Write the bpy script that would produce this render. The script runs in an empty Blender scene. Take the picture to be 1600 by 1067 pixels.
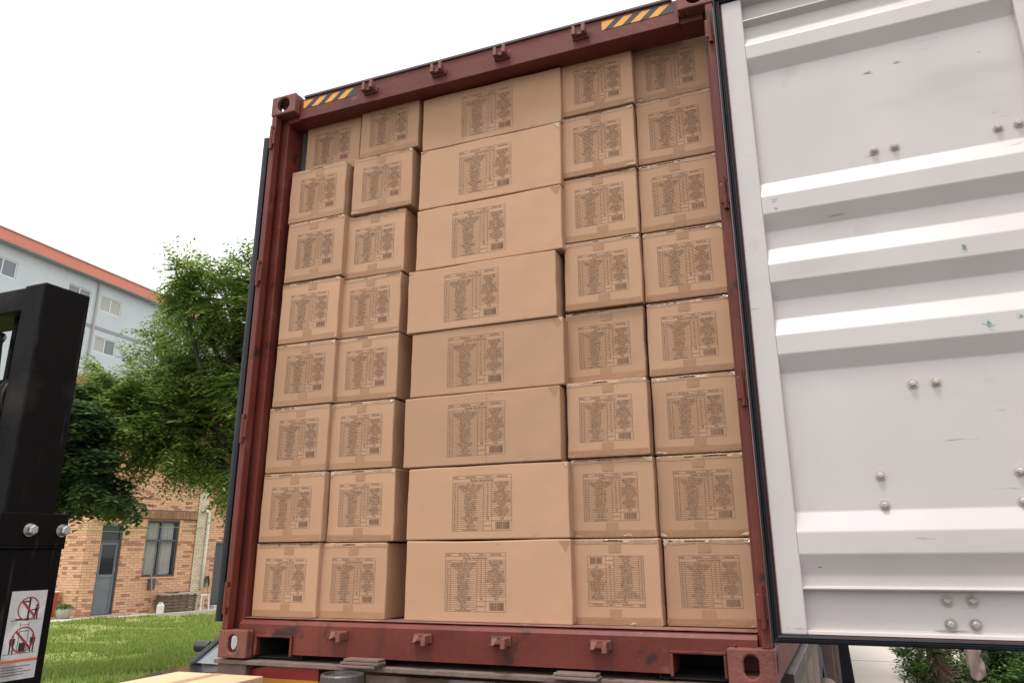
import bpy, bmesh, math, random
from mathutils import Vector, Matrix, noise
R = random.Random(7)
rad = math.radians
scene = bpy.context.scene
COL = scene.collection

# ------------------------------------------------------------------ camera, sky, sun, exposure
YAW, PITCH, ROLL, F = 0.384148535, 0.293588313, -0.008509242, 1198.44752
CAM = Vector((2.72744529, -2.96227885, 0.448923857))
fwd = Vector((-math.sin(YAW) * math.cos(PITCH), math.cos(YAW) * math.cos(PITCH), math.sin(PITCH)))
rgt = Vector((math.cos(YAW), math.sin(YAW), 0))
upv = rgt.cross(fwd)
r2 = rgt * math.cos(ROLL) + upv * math.sin(ROLL)
u2 = -rgt * math.sin(ROLL) + upv * math.cos(ROLL)
cd = bpy.data.cameras.new("camera")
cam = bpy.data.objects.new("camera", cd)
COL.objects.link(cam)
M = Matrix((r2, u2, -fwd)).transposed().to_4x4()
M.translation = CAM
cam.matrix_world = M
cd.sensor_width = 36.0
cd.lens = 36.0 * F / 1600
cd.shift_x = -22.568 / 1600
cd.shift_y = -35.095 / 1600
cd.clip_end = 2000
cd.clip_start = 0.05
scene.camera = cam

SUN_EL, SUN_AZ = rad(72), rad(195)          # azimuth measured from +Y clockwise: behind the camera, a little to the left
w = bpy.data.worlds.new("World")
scene.world = w
w.use_nodes = True
nt = w.node_tree
nt.nodes.clear()
sky = nt.nodes.new("ShaderNodeTexSky")
sky.sky_type = 'NISHITA'
sky.sun_disc = False
sky.sun_elevation = SUN_EL
sky.sun_rotation = SUN_AZ
sky.air_density = 1.0
sky.dust_density = 4.0
sky.ozone_density = 1.0
hsv = nt.nodes.new("ShaderNodeHueSaturation")
hsv.inputs['Saturation'].default_value = 0.18
bg = nt.nodes.new("ShaderNodeBackground")
bg.inputs['Strength'].default_value = 0.11
wo = nt.nodes.new("ShaderNodeOutputWorld")
nt.links.new(sky.outputs[0], hsv.inputs['Color'])
cloud = nt.nodes.new("ShaderNodeMix")                     # an even, bright layer of cloud over the sky
cloud.data_type = 'RGBA'
cloud.inputs['Factor'].default_value = 0.8
cloud.inputs['B'].default_value = (9.2, 9.2, 9.3, 1)
nt.links.new(hsv.outputs[0], cloud.inputs['A'])
nt.links.new(cloud.outputs['Result'], bg.inputs['Color'])
nt.links.new(bg.outputs[0], wo.inputs['Surface'])
sd = bpy.data.lights.new("sun", 'SUN')
sd.energy = 1.4
sd.angle = rad(14)
sd.color = (1.0, 0.95, 0.88)
sun = bpy.data.objects.new("sun", sd)
COL.objects.link(sun)
sdir = Vector((math.sin(SUN_AZ) * math.cos(SUN_EL), math.cos(SUN_AZ) * math.cos(SUN_EL), math.sin(SUN_EL)))
sun.rotation_euler = sdir.to_track_quat('Z', 'Y').to_euler()
sun.location = (0, -8, 12)
scene.view_settings.view_transform = 'Standard'
scene.view_settings.look = 'None'
scene.view_settings.exposure = 0.78
scene.view_settings.gamma = 1.0
scene.view_settings.use_curve_mapping = False
scene.render.engine = 'CYCLES'
scene.cycles.max_bounces = 8

# ------------------------------------------------------------------ helpers
def mat(name, c1, c2=None, scale=6.0, rough=0.6, bump=0.0, bscale=40.0, metal=0.0, island=0.0, objrnd=0.0,
        spots=None, spec=0.5, stretch=None, detail=5.0, rvar=0.0, gen='Object'):
    """principled with noise mottling c1..c2, optional wear spots (colour, scale, threshold, softness)"""
    m = bpy.data.materials.new(name)
    m.use_nodes = True
    t = m.node_tree
    n, l = t.nodes, t.links
    p = n['Principled BSDF']
    p.inputs['Roughness'].default_value = rough
    p.inputs['Metallic'].default_value = metal
    p.inputs['Specular IOR Level'].default_value = spec
    tc = n.new("ShaderNodeTexCoord")
    vec = tc.outputs[gen]
    if stretch:
        mp = n.new("ShaderNodeMapping")
        mp.inputs['Scale'].default_value = stretch
        l.new(vec, mp.inputs[0])
        vec = mp.outputs[0]
    if c2 is None:
        c2 = c1
    nz = n.new("ShaderNodeTexNoise")
    nz.inputs['Scale'].default_value = scale
    nz.inputs['Detail'].default_value = detail
    l.new(vec, nz.inputs['Vector'])
    mr = n.new("ShaderNodeMapRange")
    mr.inputs['From Min'].default_value = 0.3
    mr.inputs['From Max'].default_value = 0.7
    l.new(nz.outputs['Fac'], mr.inputs['Value'])
    mx = n.new("ShaderNodeMix")
    mx.data_type = 'RGBA'
    mx.inputs['A'].default_value = (*c1, 1)
    mx.inputs['B'].default_value = (*c2, 1)
    l.new(mr.outputs[0], mx.inputs['Factor'])
    col = mx.outputs['Result']
    for sp in (spots or []):
        c, sc, th, soft = sp[:4]
        nz2 = n.new("ShaderNodeTexNoise")
        nz2.inputs['Scale'].default_value = sc
        nz2.inputs['Detail'].default_value = 8
        if len(sp) > 4:
            mp2 = n.new("ShaderNodeMapping")
            mp2.inputs['Scale'].default_value = sp[4]
            l.new(tc.outputs[gen], mp2.inputs[0])
            l.new(mp2.outputs[0], nz2.inputs['Vector'])
        else:
            l.new(tc.outputs[gen], nz2.inputs['Vector'])
        m2 = n.new("ShaderNodeMapRange")
        m2.inputs['From Min'].default_value = th
        m2.inputs['From Max'].default_value = th + soft
        l.new(nz2.outputs['Fac'], m2.inputs['Value'])
        x2 = n.new("ShaderNodeMix")
        x2.data_type = 'RGBA'
        x2.inputs['B'].default_value = (*c, 1)
        l.new(m2.outputs[0], x2.inputs['Factor'])
        l.new(col, x2.inputs['A'])
        col = x2.outputs['Result']
    if island or objrnd:
        if island:
            g = n.new("ShaderNodeNewGeometry")
            src, amt = g.outputs['Random Per Island'], island
        else:
            g = n.new("ShaderNodeObjectInfo")
            src, amt = g.outputs['Random'], objrnd
        m3 = n.new("ShaderNodeMapRange")
        m3.inputs['To Min'].default_value = 1 - amt
        m3.inputs['To Max'].default_value = 1 + amt
        l.new(src, m3.inputs['Value'])
        hv = n.new("ShaderNodeHueSaturation")
        l.new(m3.outputs[0], hv.inputs['Value'])
        l.new(col, hv.inputs['Color'])
        col = hv.outputs[0]
    l.new(col, p.inputs['Base Color'])
    if rvar:
        mrr = n.new("ShaderNodeMapRange")
        mrr.inputs['To Min'].default_value = max(0, rough - rvar)
        mrr.inputs['To Max'].default_value = min(1, rough + rvar)
        l.new(nz.outputs['Fac'], mrr.inputs['Value'])
        l.new(mrr.outputs[0], p.inputs['Roughness'])
    if bump:
        nb = n.new("ShaderNodeTexNoise")
        nb.inputs['Scale'].default_value = bscale
        nb.inputs['Detail'].default_value = 4
        l.new(vec, nb.inputs['Vector'])
        bp = n.new("ShaderNodeBump")
        bp.inputs['Strength'].default_value = bump
        bp.inputs['Distance'].default_value = 0.01
        l.new(nb.outputs['Fac'], bp.inputs['Height'])
        l.new(bp.outputs[0], p.inputs['Normal'])
    return m

def glass(name, tint=(0.05, 0.06, 0.07), mixf=0.35):
    m = bpy.data.materials.new(name)
    m.use_nodes = True
    t = m.node_tree
    n, l = t.nodes, t.links
    p = n['Principled BSDF']
    p.inputs['Base Color'].default_value = (*tint, 1)
    p.inputs['Roughness'].default_value = 0.04
    tr = n.new("ShaderNodeBsdfTransparent")
    mx = n.new("ShaderNodeMixShader")
    mx.inputs[0].default_value = mixf
    l.new(p.outputs[0], mx.inputs[1])
    l.new(tr.outputs[0], mx.inputs[2])
    l.new(mx.outputs[0], n['Material Output'].inputs['Surface'])
    return m

class MB:
    def __init__(s):
        s.v, s.f, s.m = [], [], []
    def quad(s, a, b, c, d, mi=0):
        k = len(s.v)
        s.v += [tuple(a), tuple(b), tuple(c), tuple(d)]
        s.f.append((k, k + 1, k + 2, k + 3))
        s.m.append(mi)
    def tri(s, a, b, c, mi=0):
        k = len(s.v)
        s.v += [tuple(a), tuple(b), tuple(c)]
        s.f.append((k, k + 1, k + 2))
        s.m.append(mi)
    def hexa(s, p, mi=0):
        """p: 8 points, bottom ring 0-3 then top ring 4-7, counter-clockwise seen from above"""
        k = len(s.v)
        s.v += [tuple(q) for q in p]
        for f in ((3, 2, 1, 0), (4, 5, 6, 7), (0, 1, 5, 4), (1, 2, 6, 5), (2, 3, 7, 6), (3, 0, 4, 7)):
            s.f.append(tuple(k + i for i in f))
            s.m.append(mi)
    def box(s, x0, x1, y0, y1, z0, z1, mi=0):
        s.hexa([(x0, y0, z0), (x1, y0, z0), (x1, y1, z0), (x0, y1, z0), (x0, y0, z1), (x1, y0, z1), (x1, y1, z1), (x0, y1, z1)], mi)
    def loft(s, rings, cap=True, mi=0, closed=True):
        k = len(s.v)
        n = len(rings[0])
        for r in rings:
            s.v += [tuple(q) for q in r]
        for i in range(len(rings) - 1):
            for j in range(n if closed else n - 1):
                a, b = k + i * n + j, k + i * n + (j + 1) % n
                s.f.append((a, b, b + n, a + n))
                s.m.append(mi)
        if cap and closed:
            s.f.append(tuple(k + j for j in range(n))[::-1])
            s.m.append(mi)
            e = k + (len(rings) - 1) * n
            s.f.append(tuple(e + j for j in range(n)))
            s.m.append(mi)
    def tube(s, pts, radii, n=10, mi=0, cap=True):
        if not isinstance(radii, (list, tuple)):
            radii = [radii] * len(pts)
        pts = [Vector(p) for p in pts]
        rings = []
        prev = None
        for i, p in enumerate(pts):
            d = (pts[min(i + 1, len(pts) - 1)] - pts[max(i - 1, 0)]).normalized()
            a = prev if prev is not None else (Vector((0, 0, 1)) if abs(d.z) < 0.9 else Vector((1, 0, 0)))
            x = (a - d * a.dot(d)).normalized()
            prev = x
            y = d.cross(x)
            rings.append([p + (x * math.cos(t) + y * math.sin(t)) * radii[i] for t in (2 * math.pi * j / n for j in range(n))])
        s.loft(rings, cap, mi)
    def build(s, name, mats, parent=None, bevel=0.0, smooth=False, mesh_only=False, seg=2, recalc=True, matrix=None):
        me = bpy.data.meshes.new(name)
        me.from_pydata(s.v, [], s.f)
        mats = mats if isinstance(mats, (list, tuple)) else [mats]
        for m in mats:
            me.materials.append(m)
        if len(mats) > 1:
            me.polygons.foreach_set('material_index', s.m)
        if recalc:
            bm = bmesh.new()
            bm.from_mesh(me)
            bmesh.ops.recalc_face_normals(bm, faces=bm.faces)
            bm.to_mesh(me)
            bm.free()
        if smooth:
            me.polygons.foreach_set('use_smooth', [True] * len(me.polygons))
        me.update()
        if mesh_only:
            return me
        return link(name, me, parent, bevel, seg, matrix)

def link(name, me, parent=None, bevel=0.0, seg=2, matrix=None):
    o = bpy.data.objects.new(name, me)
    COL.objects.link(o)
    if parent is not None:
        o.parent = parent
    if matrix is not None:
        o.matrix_local = matrix
    if bevel:
        b = o.modifiers.new("bevel", 'BEVEL')
        b.width = bevel
        b.segments = seg
        b.limit_method = 'ANGLE'
        b.angle_limit = rad(40)
    return o

def thing(name, label, cat, loc=(0, 0, 0), rz=0.0, group=None):
    o = bpy.data.objects.new(name, None)
    o.empty_display_size = 0.2
    COL.objects.link(o)
    o.location = loc
    o.rotation_euler = (0, 0, rz)
    return tag(o, label, cat, group)

def tag(o, label, cat, group=None):
    o['label'] = label
    o['category'] = cat
    if group:
        o['group'] = group
    return o

def struct(o):
    o['kind'] = 'structure'
    return o

def stuff(o):
    o['kind'] = 'stuff'
    return o

def ray(x, y):
    return fwd + r2 * ((x - 822.568) / F) - u2 * ((y - 498.405) / F)

def at(x, y, depth):
    return CAM + ray(x, y) * depth

GZ = -1.2

# ------------------------------------------------------------------ materials
RED = mat("red_oxide_paint", (0.118, 0.022, 0.014), (0.165, 0.036, 0.025), 3.5, 0.5, 0.15, 30,
          spots=[((0.20, 0.07, 0.055), 9, 0.64, 0.12), ((0.045, 0.018, 0.013), 6, 0.63, 0.05), ((0.06, 0.022, 0.016), 2.0, 0.56, 0.2, (5, 5, 0.4)), ((0.26, 0.15, 0.12), 60, 0.74, 0.03, (1, 1, 2))], spec=0.35, rvar=0.15)
CASTR = mat("casting_red_paint", (0.145, 0.043, 0.030), (0.20, 0.066, 0.048), 8, 0.65, 0.35, 60,
            spots=[((0.10, 0.05, 0.035), 14, 0.62, 0.06), ((0.16, 0.11, 0.07), 6, 0.66, 0.08)])
WHITE = mat("white_door_paint", (0.505, 0.465, 0.455), (0.555, 0.512, 0.502), 2.2, 0.36, 0.04, 14,
            spots=[((0.43, 0.39, 0.375), 5.5, 0.68, 0.12), ((0.24, 0.21, 0.20), 26, 0.735, 0.03, (1, 1, 2.5)), ((0.45, 0.41, 0.385), 1.7, 0.58, 0.25, (1, 1, 3.5)), ((0.30, 0.27, 0.26), 9, 0.70, 0.05, (0.5, 1, 5))], rvar=0.12)
INNER = mat("grey_inner_paint", (0.56, 0.59, 0.63), (0.50, 0.53, 0.57), 4, 0.5)
RUBBER = mat("black_rubber", (0.006, 0.0065, 0.011), (0.011, 0.012, 0.018), 12, 0.42, 0.1, 60, spec=0.3)
CARD = None
INK = mat("dark_ink", (0.125, 0.070, 0.045), (0.155, 0.09, 0.06), 300, 0.8, spec=0.2)
INKT = mat("pale_ink", (0.21, 0.13, 0.086), (0.25, 0.155, 0.105), 300, 0.8, spec=0.2)
YEL = mat("yellow_reflective", (0.80, 0.36, 0.045), (0.72, 0.33, 0.045), 20, 0.4)
BLK = mat("black_vinyl", (0.02, 0.018, 0.02), (0.035, 0.03, 0.035), 30, 0.4)
TAPE = mat("brown_packing_tape", (0.365, 0.205, 0.113), (0.40, 0.228, 0.128), 18, 0.45, 0.12, 45, spec=0.18)
TAPEG = mat("clear_packing_tape", (0.37, 0.22, 0.135), (0.41, 0.25, 0.155), 30, 0.16, 0.25, 60, spec=0.55)
FLOORM = mat("worn_floor_paint", (0.22, 0.085, 0.072), (0.30, 0.16, 0.145), 7, 0.6, 0.3, 40, spots=[((0.33, 0.24, 0.22), 14, 0.63, 0.08), ((0.09, 0.05, 0.045), 8, 0.62, 0.1)])
STEEL = mat("dull_bolt_steel", (0.32, 0.29, 0.26), (0.45, 0.42, 0.39), 40, 0.45, 0.2, 80, metal=0.5)
BOLTP = mat("painted_bolt", (0.50, 0.46, 0.42), (0.36, 0.31, 0.27), 60, 0.5, 0.2, 80)
TEAL = mat("teal_scrape", (0.42, 0.52, 0.505), (0.53, 0.565, 0.55), 40, 0.6)
DARKST = mat("dark_trailer_steel", (0.075, 0.05, 0.042), (0.12, 0.08, 0.068), 7, 0.7, 0.4, 40, spots=[((0.20, 0.12, 0.085), 9, 0.60, 0.1)])
PLATE = mat("brown_rust_plate", (0.15, 0.095, 0.075), (0.21, 0.15, 0.125), 9, 0.75, 0.4, 50, spots=[((0.10, 0.05, 0.03), 6, 0.6, 0.1)])
BLACKP = mat("black_mast_paint", (0.003, 0.0026, 0.0028), (0.0055, 0.0045, 0.0047), 6, 0.55, 0.2, 20, spots=[((0.024, 0.02, 0.02), 9, 0.64, 0.08, (6, 6, 0.6)), ((0.07, 0.06, 0.055), 45, 0.74, 0.03), ((0.035, 0.03, 0.027), 4, 0.6, 0.2)], rvar=0.12, spec=0.10)

TAPEB = mat("bottom_packing_tape", (0.32, 0.175, 0.095), (0.36, 0.20, 0.112), 20, 0.26, 0.2, 50, spec=0.25)
TAPEC = mat("crumpled_glint_tape", (0.50, 0.36, 0.26), (0.58, 0.44, 0.34), 60, 0.14, spec=0.8)  # crumpled tape made paler, its white glints put into the colour
def cardboard():
    m = mat("kraft_cardboard", (0.455, 0.270, 0.165), (0.50, 0.30, 0.186), 2.6, 0.72, objrnd=0.085, spec=0.25,
            spots=[((0.385, 0.226, 0.138), 3.3, 0.60, 0.3), ((0.31, 0.18, 0.10), 22, 0.745, 0.04), ((0.34, 0.20, 0.12), 7, 0.70, 0.06, (1, 1, 4)), ((0.56, 0.38, 0.25), 12, 0.735, 0.04, (4, 1, 1)), ((0.55, 0.37, 0.25), 30, 0.78, 0.03, (1, 1, 3))])
    t = m.node_tree
    n, l = t.nodes, t.links
    p = n['Principled BSDF']
    tc = n.new("ShaderNodeTexCoord")
    wv = n.new("ShaderNodeTexWave")
    wv.bands_direction = 'X'
    wv.inputs['Scale'].default_value = 45
    wv.inputs['Distortion'].default_value = 0.6
    nz = n.new("ShaderNodeTexNoise")
    nz.inputs['Scale'].default_value = 5
    nz.inputs['Detail'].default_value = 2
    l.new(tc.outputs['Object'], wv.inputs['Vector'])
    l.new(tc.outputs['Object'], nz.inputs['Vector'])
    b1 = n.new("ShaderNodeBump")
    b1.inputs['Strength'].default_value = 0.05
    b1.inputs['Distance'].default_value = 0.002
    b2 = n.new("ShaderNodeBump")
    b2.inputs['Strength'].default_value = 0.28
    b2.inputs['Distance'].default_value = 0.02
    l.new(wv.outputs['Fac'], b1.inputs['Height'])
    l.new(nz.outputs['Fac'], b2.inputs['Height'])
    l.new(b2.outputs[0], b1.inputs['Normal'])
    l.new(b1.outputs[0], p.inputs['Normal'])
    return m
CARD = cardboard()

# ------------------------------------------------------------------ ground
GRASSD = mat("lawn_soil_green", (0.15, 0.20, 0.04), (0.24, 0.26, 0.07), 1.2, 0.9, 0.5, 30,
             spots=[((0.36, 0.28, 0.17), 0.8, 0.53, 0.12), ((0.05, 0.085, 0.018), 2.5, 0.55, 0.2)])
CONC = mat("pale_concrete", (0.46, 0.415, 0.36), (0.52, 0.475, 0.415), 1.5, 0.85, 0.15, 60, spots=[((0.38, 0.335, 0.295), 1.1, 0.58, 0.2), ((0.25, 0.22, 0.2), 18, 0.74, 0.05)])
ASPH = mat("dark_asphalt_ground", (0.055, 0.052, 0.048), (0.085, 0.08, 0.073), 0.6, 0.9, 0.3, 40)  # ground darkened to cut light bounced up onto the open door
b = MB()
b.quad((-450, -450, GZ - 0.02), (450, -450, GZ - 0.02), (450, 450, GZ - 0.02), (-450, 450, GZ - 0.02))
struct(b.build("ground", ASPH))
# lawn sheet, gently uneven
b = MB()
NX, NY = 60, 60
def lawn_z(x, y):
    edge = min(1.0, max(0.0, (-3.3 - x) / 0.8))
    return GZ + 0.012 + edge * (0.05 * noise.noise(Vector((x * 0.5, y * 0.5, 0))) + 0.035)
gx = [-3.2 - (i / NX) ** 1.6 * 30 for i in range(NX + 1)]
gy = [-6 + j / NY * 42 for j in range(NY + 1)]
b.v = [(x, y, lawn_z(x, y)) for x in gx for y in gy]
for i in range(NX):
    for j in range(NY):
        k = i * (NY + 1) + j
        b.f.append((k, k + 1, k + NY + 2, k + NY + 1))
        b.m.append(0)
struct(b.build("lawn", GRASSD, smooth=True))
# concrete yard of cast slabs with real joints
yard = bpy.data.objects.new("concrete_yard", None)
COL.objects.link(yard)
struct(yard)
slab_meshes = {}
for ix in range(-1, 3):
    for iy in range(3, 9):
        x0 = -0.78 + ix * 4.05
        y0 = -7.1 + iy * 4.05 + (0 if ix < 1 else -0.35) + 1.7
        mb = MB()
        mb.box(x0 + 0.012, x0 + 4.038, y0 + 0.012, y0 + 4.038, GZ - 0.015, GZ + 0.005 + R.uniform(-0.003, 0.003))
        mb.build("concrete_slab", CONC, yard)

# ------------------------------------------------------------------ shipping container
cont = thing("shipping_container", "open red steel shipping container packed with brown cartons on a trailer", "container")
W, H, L = 2.438, 2.896, 12.19

def plate_hole(mb, org, ax, bx, w, h, t, hc=None, hr=None, rect=False):
    """plate w x h in axes ax,bx, thickness t along ax x bx reversed, with an oval hole (centre hc, half sizes hr)"""
    org, ax, bx = Vector(org), Vector(ax), Vector(bx)
    nn = ax.cross(bx)
    P = lambda a, c, d: org + ax * a + bx * c + nn * d
    if hc is None:
        ring = [(0, 0), (w, 0), (w, h), (0, h)]
        mb.loft([[P(a, c, 0) for a, c in ring], [P(a, c, -t) for a, c in ring]])
        return
    N = 24
    inner, outer = [], []
    for i in range(N):
        th = 2 * math.pi * (i + 0.5) / N
        c, s = math.cos(th), math.sin(th)
        r = min(hr)
        ex, ey = hr[0] - r, hr[1] - r
        inner.append((hc[0] + r * c + math.copysign(ex, c), hc[1] + r * s + math.copysign(ey, s)))
        k = 1e9
        for q, lim0, lim1, cc in ((c, -hc[0], w - hc[0], 0), (s, -hc[1], h - hc[1], 1)):
            if abs(q) > 1e-9:
                k = min(k, (lim1 if q > 0 else lim0) / q)
        outer.append((hc[0] + c * k, hc[1] + s * k))
    # corners: snap nearest outer sample to each plate corner
    for cx, cy in ((0, 0), (w, 0), (w, h), (0, h)):
        i = min(range(N), key=lambda i: (outer[i][0] - cx) ** 2 + (outer[i][1] - cy) ** 2)
        outer[i] = (cx, cy)
    k = len(mb.v)
    for lst, d in ((outer, 0), (inner, 0), (inner, -t), (outer, -t)):
        mb.v += [tuple(P(a, c, d)) for a, c in lst]
    for a in range(4):
        for i in range(N):
            j = (i + 1) % N
            A, B = k + a * N, k + ((a + 1) % 4) * N
            mb.f.append((A + i, A + j, B + j, B + i))
            mb.m.append(0)

def casting(x0, z0, left, top):
    mb = MB()
    w, d, h, t = 0.162, 0.178, 0.118, 0.028
    hr = (0.040, 0.041) if top else (0.0265, 0.039)
    hc = (0.081, 0.059)
    plate_hole(mb, (x0, 0, z0), (1, 0, 0), (0, 0, 1), w, h, t, hc, hr)                                   # end face
    plate_hole(mb, (x0 + w, d, z0), (-1, 0, 0), (0, 0, 1), w, h, t)                                      # inner end
    sx = (x0, d - t, z0), (0, -1, 0), (0, 0, 1)
    ox = (x0 + w, t, z0), (0, 1, 0), (0, 0, 1)
    plate_hole(mb, *sx, d - 2 * t, h, t, *((((d - 2 * t) / 2, 0.059), (0.030, 0.038)) if left else ()))
    plate_hole(mb, *ox, d - 2 * t, h, t, *((((d - 2 * t) / 2, 0.059), (0.030, 0.038)) if not left else ()))
    plate_hole(mb, (x0 + t, t, z0 + h), (1, 0, 0), (0, 1, 0), w - 2 * t, d - 2 * t, t)
    plate_hole(mb, (x0 + t, d - t, z0), (1, 0, 0), (0, -1, 0), w - 2 * t, d - 2 * t, t)
    mb.build("corner_casting", CASTR, cont, bevel=0.007, seg=3)
casting(0, 0, True, False)
casting(W - 0.162, 0, False, False)
casting(0, H - 0.118, True, True)
casting(W - 0.162, H - 0.118, False, True)
for x0 in (0, W - 0.162):                                  # far end, simple
    for z0 in (0, H - 0.118):
        mb = MB(); mb.box(x0, x0 + 0.162, L - 0.178, L, z0, z0 + 0.118); mb.build("corner_casting", CASTR, cont, bevel=0.006)
# posts: outer hinge bar and inner channel leg
for side in (0, 1):
    X = (lambda v: v) if side == 0 else (lambda v: W - v)
    mb = MB()
    def bx(a, c, *r):
        mb.box(min(X(a), X(c)), max(X(a), X(c)), *r)
    bx(0.008, 0.040, 0.004, 0.05, 0.118, H - 0.118)
    bx(0.002, 0.022, 0.052, 0.07, 0.118, H - 0.118)
    bx(0.002, 0.074 if side == 0 else 0.058, 0.071, 0.20, 0.118, H - 0.118)
    mb.build("corner_post", RED, cont, bevel=0.004)
    for z in (0.255, 1.035, 1.845, 2.64):                  # hinge lugs with pin
        mb = MB()
        bx(0.010, 0.046, -0.008, 0.003, z - 0.045, z + 0.045)
        hl = mb.build("hinge_lug", RED, cont, bevel=0.006)
        mb = MB()
        mb.tube([(X(0.024), -0.006, z - 0.07), (X(0.024), -0.006, z + 0.07)], 0.009, 12)
        mb.build("hinge_pin", RED, hl, smooth=False)
# door header with lip, underside and rain lip
mb = MB()
mb.loft([[(x, 0.045, 2.745), (x, 0.045, 2.872), (x, 0.185, 2.872), (x, 0.185, 2.748), (x, 0.17, 2.747)] for x in (0.1625, W - 0.1625)])
mb.build("door_header", RED, cont, bevel=0.004)
for a, c in ((0.0745, 0.1622), (W - 0.1622, W - 0.0585)):
    mb = MB(); mb.box(a, c, 0.06, 0.185, 2.7475, 2.7775); mb.build("header_end", RED, cont)
mb = MB()
mb.box(0.19, W - 0.19, 0.035, 0.19, 2.8725, 2.888)
mb.build("header_rain_lip", mat("grey_lip_paint", (0.10, 0.075, 0.08), (0.15, 0.11, 0.115), 8, 0.6), cont, bevel=0.004)
# door sill with cut-outs at the two lower corners
mb = MB()
prof = lambda x, zb: [(x, 0.045, zb), (x, 0.045, 0.142), (x, 0.058, 0.156), (x, 0.115, 0.164), (x, 0.17, 0.164), (x, 0.17, zb)]
xs = [(0.1625, 0.186, 0.012), (0.186, 0.370, 0.088), (0.370, 2.075, 0.020), (2.075, 2.258, 0.090), (2.258, W - 0.1625, 0.012)]
for a, c, zb in xs:
    if c - a < 0.03:
        mb.box(a, c, 0.045, 0.062, zb, 0.088)
        zb = 0.0885
    mb.loft([prof(a, zb), prof(c, zb)])
for a, c in ((0.0745, 0.1625), (W - 0.1625, W - 0.0585)):
    mb.loft([prof(a, 0.1195), prof(c, 0.1195)])
sill = mb.build("door_sill", RED, cont, bevel=0.0)
for a, c, o0, o1 in ((0.176, 0.382, 0.176, 0.382), (2.067, 2.27, 2.067, 2.27)):   # raised frames round the cut-outs
    mb = MB()
    mb.box(a, c, 0.034, 0.0445, 0.0885, 0.0995)
    mb.box(a, a + 0.011, 0.034, 0.0445, 0.012, 0.0882)
    mb.box(c - 0.011, c, 0.034, 0.0445, 0.012, 0.0882)
    mb.build("pocket_frame", RED, sill, bevel=0.003)
mb = MB()
mb.box(0.075, W - 0.06, 0.171, L - 0.2, 0.088, 0.164)
mb.build("floor", FLOORM, cont)
mb = MB(); mb.box(0.075, W - 0.06, 0.0715, 0.1702, 0.1645, 0.1668); mb.build("threshold_plate", FLOORM, cont)
POCKET_DARK = mat("pocket_shade_black", (0.012, 0.010, 0.009), (0.02, 0.017, 0.015), 8, 0.9)  # near-black colour puts in the shade inside the sill cut-outs
for a, c in ((0.163, 0.42), (2.02, 2.2755)):
    mb = MB(); mb.box(a, c, 0.066, 0.80, 0.001, 0.004); mb.box(a, a + 0.004, 0.0625, 0.80, 0.0045, 0.086); mb.box(c - 0.004, c, 0.0625, 0.80, 0.0045, 0.086); mb.box(a + 0.0045, c - 0.0045, 0.40, 0.404, 0.0045, 0.086)
    mb.build("pocket_shade_liner", POCKET_DARK, cont)  # added plates that close the recess and keep it dark
mb = MB(); mb.box(0.05, W - 0.05, 0.85, 0.87, -0.005, 0.087); mb.build("light_block_plate", DARKST, cont)  # added plate, stops light showing through the sill cut-outs
# cam keepers: little forked brackets
def keeper(x, z, up, tilt):
    mb = MB()
    mb.box(x - 0.0420, x + 0.0420, 0.033, 0.0445, z - 0.018, z + 0.018)
    mb.hexa([(x - 0.0353, -0.002, z - 0.012), (x - 0.0151, -0.002, z - 0.012), (x - 0.0118, 0.033, z - 0.014), (x - 0.0386, 0.033, z - 0.014),
             (x - 0.0336, 0.004, z + up * 0.030 + 0.012), (x - 0.0185, 0.004, z + up * 0.030 + 0.012), (x - 0.0118, 0.033, z + 0.014), (x - 0.0386, 0.033, z + 0.014)])
    mb.hexa([(x + 0.0151, -0.010, z - 0.012 - 0.012 * (up < 0)), (x + 0.0353, -0.010, z - 0.012 - 0.012 * (up < 0)), (x + 0.0386, 0.033, z - 0.014), (x + 0.0118, 0.033, z - 0.014),
             (x + 0.0168, -0.004, z + 0.014 + 0.03 * max(up, 0)), (x + 0.0336, -0.004, z + 0.014 + 0.03 * max(up, 0)), (x + 0.0386, 0.033, z + 0.014), (x + 0.0118, 0.033, z + 0.014)])
    mb.box(x - 0.0134, x + 0.0134, 0.012, 0.0328, z - 0.010, z + 0.004)
    mb.build("cam_keeper", CASTR, cont, bevel=0.005)
for x in (0.627, 1.04, 1.394, 1.806):
    keeper(x, 0.108, -1, 0)
    keeper(x, 2.808, 1, 0)
# hazard stickers
for a, c in ((0.186, 0.535), (1.911, 2.256)):
    z0, z1 = 2.811, 2.858
    mb = MB(); mb.box(a, c, 0.0435, 0.0447, z0, z1)
    st = mb.build("hazard_sticker", YEL, cont)
    mb = MB()
    n = 4
    p = (c - a) / n
    sl = 0.055
    for i in range(n):
        xa = a + p * i + 0.012
        q = [(xa, z0), (xa + p * 0.47, z0), (xa + p * 0.47 + sl, z1), (xa + sl, z1)]
        if q[2][0] > c:
            q = [(min(xa, c), z0), (c, z0), (c, z1), (min(q[3][0], c), z1)]
        mb.quad(*[(xx, 0.0431, zz) for xx, zz in q])
    mb.build("hazard_stripes", BLK, st)
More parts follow.
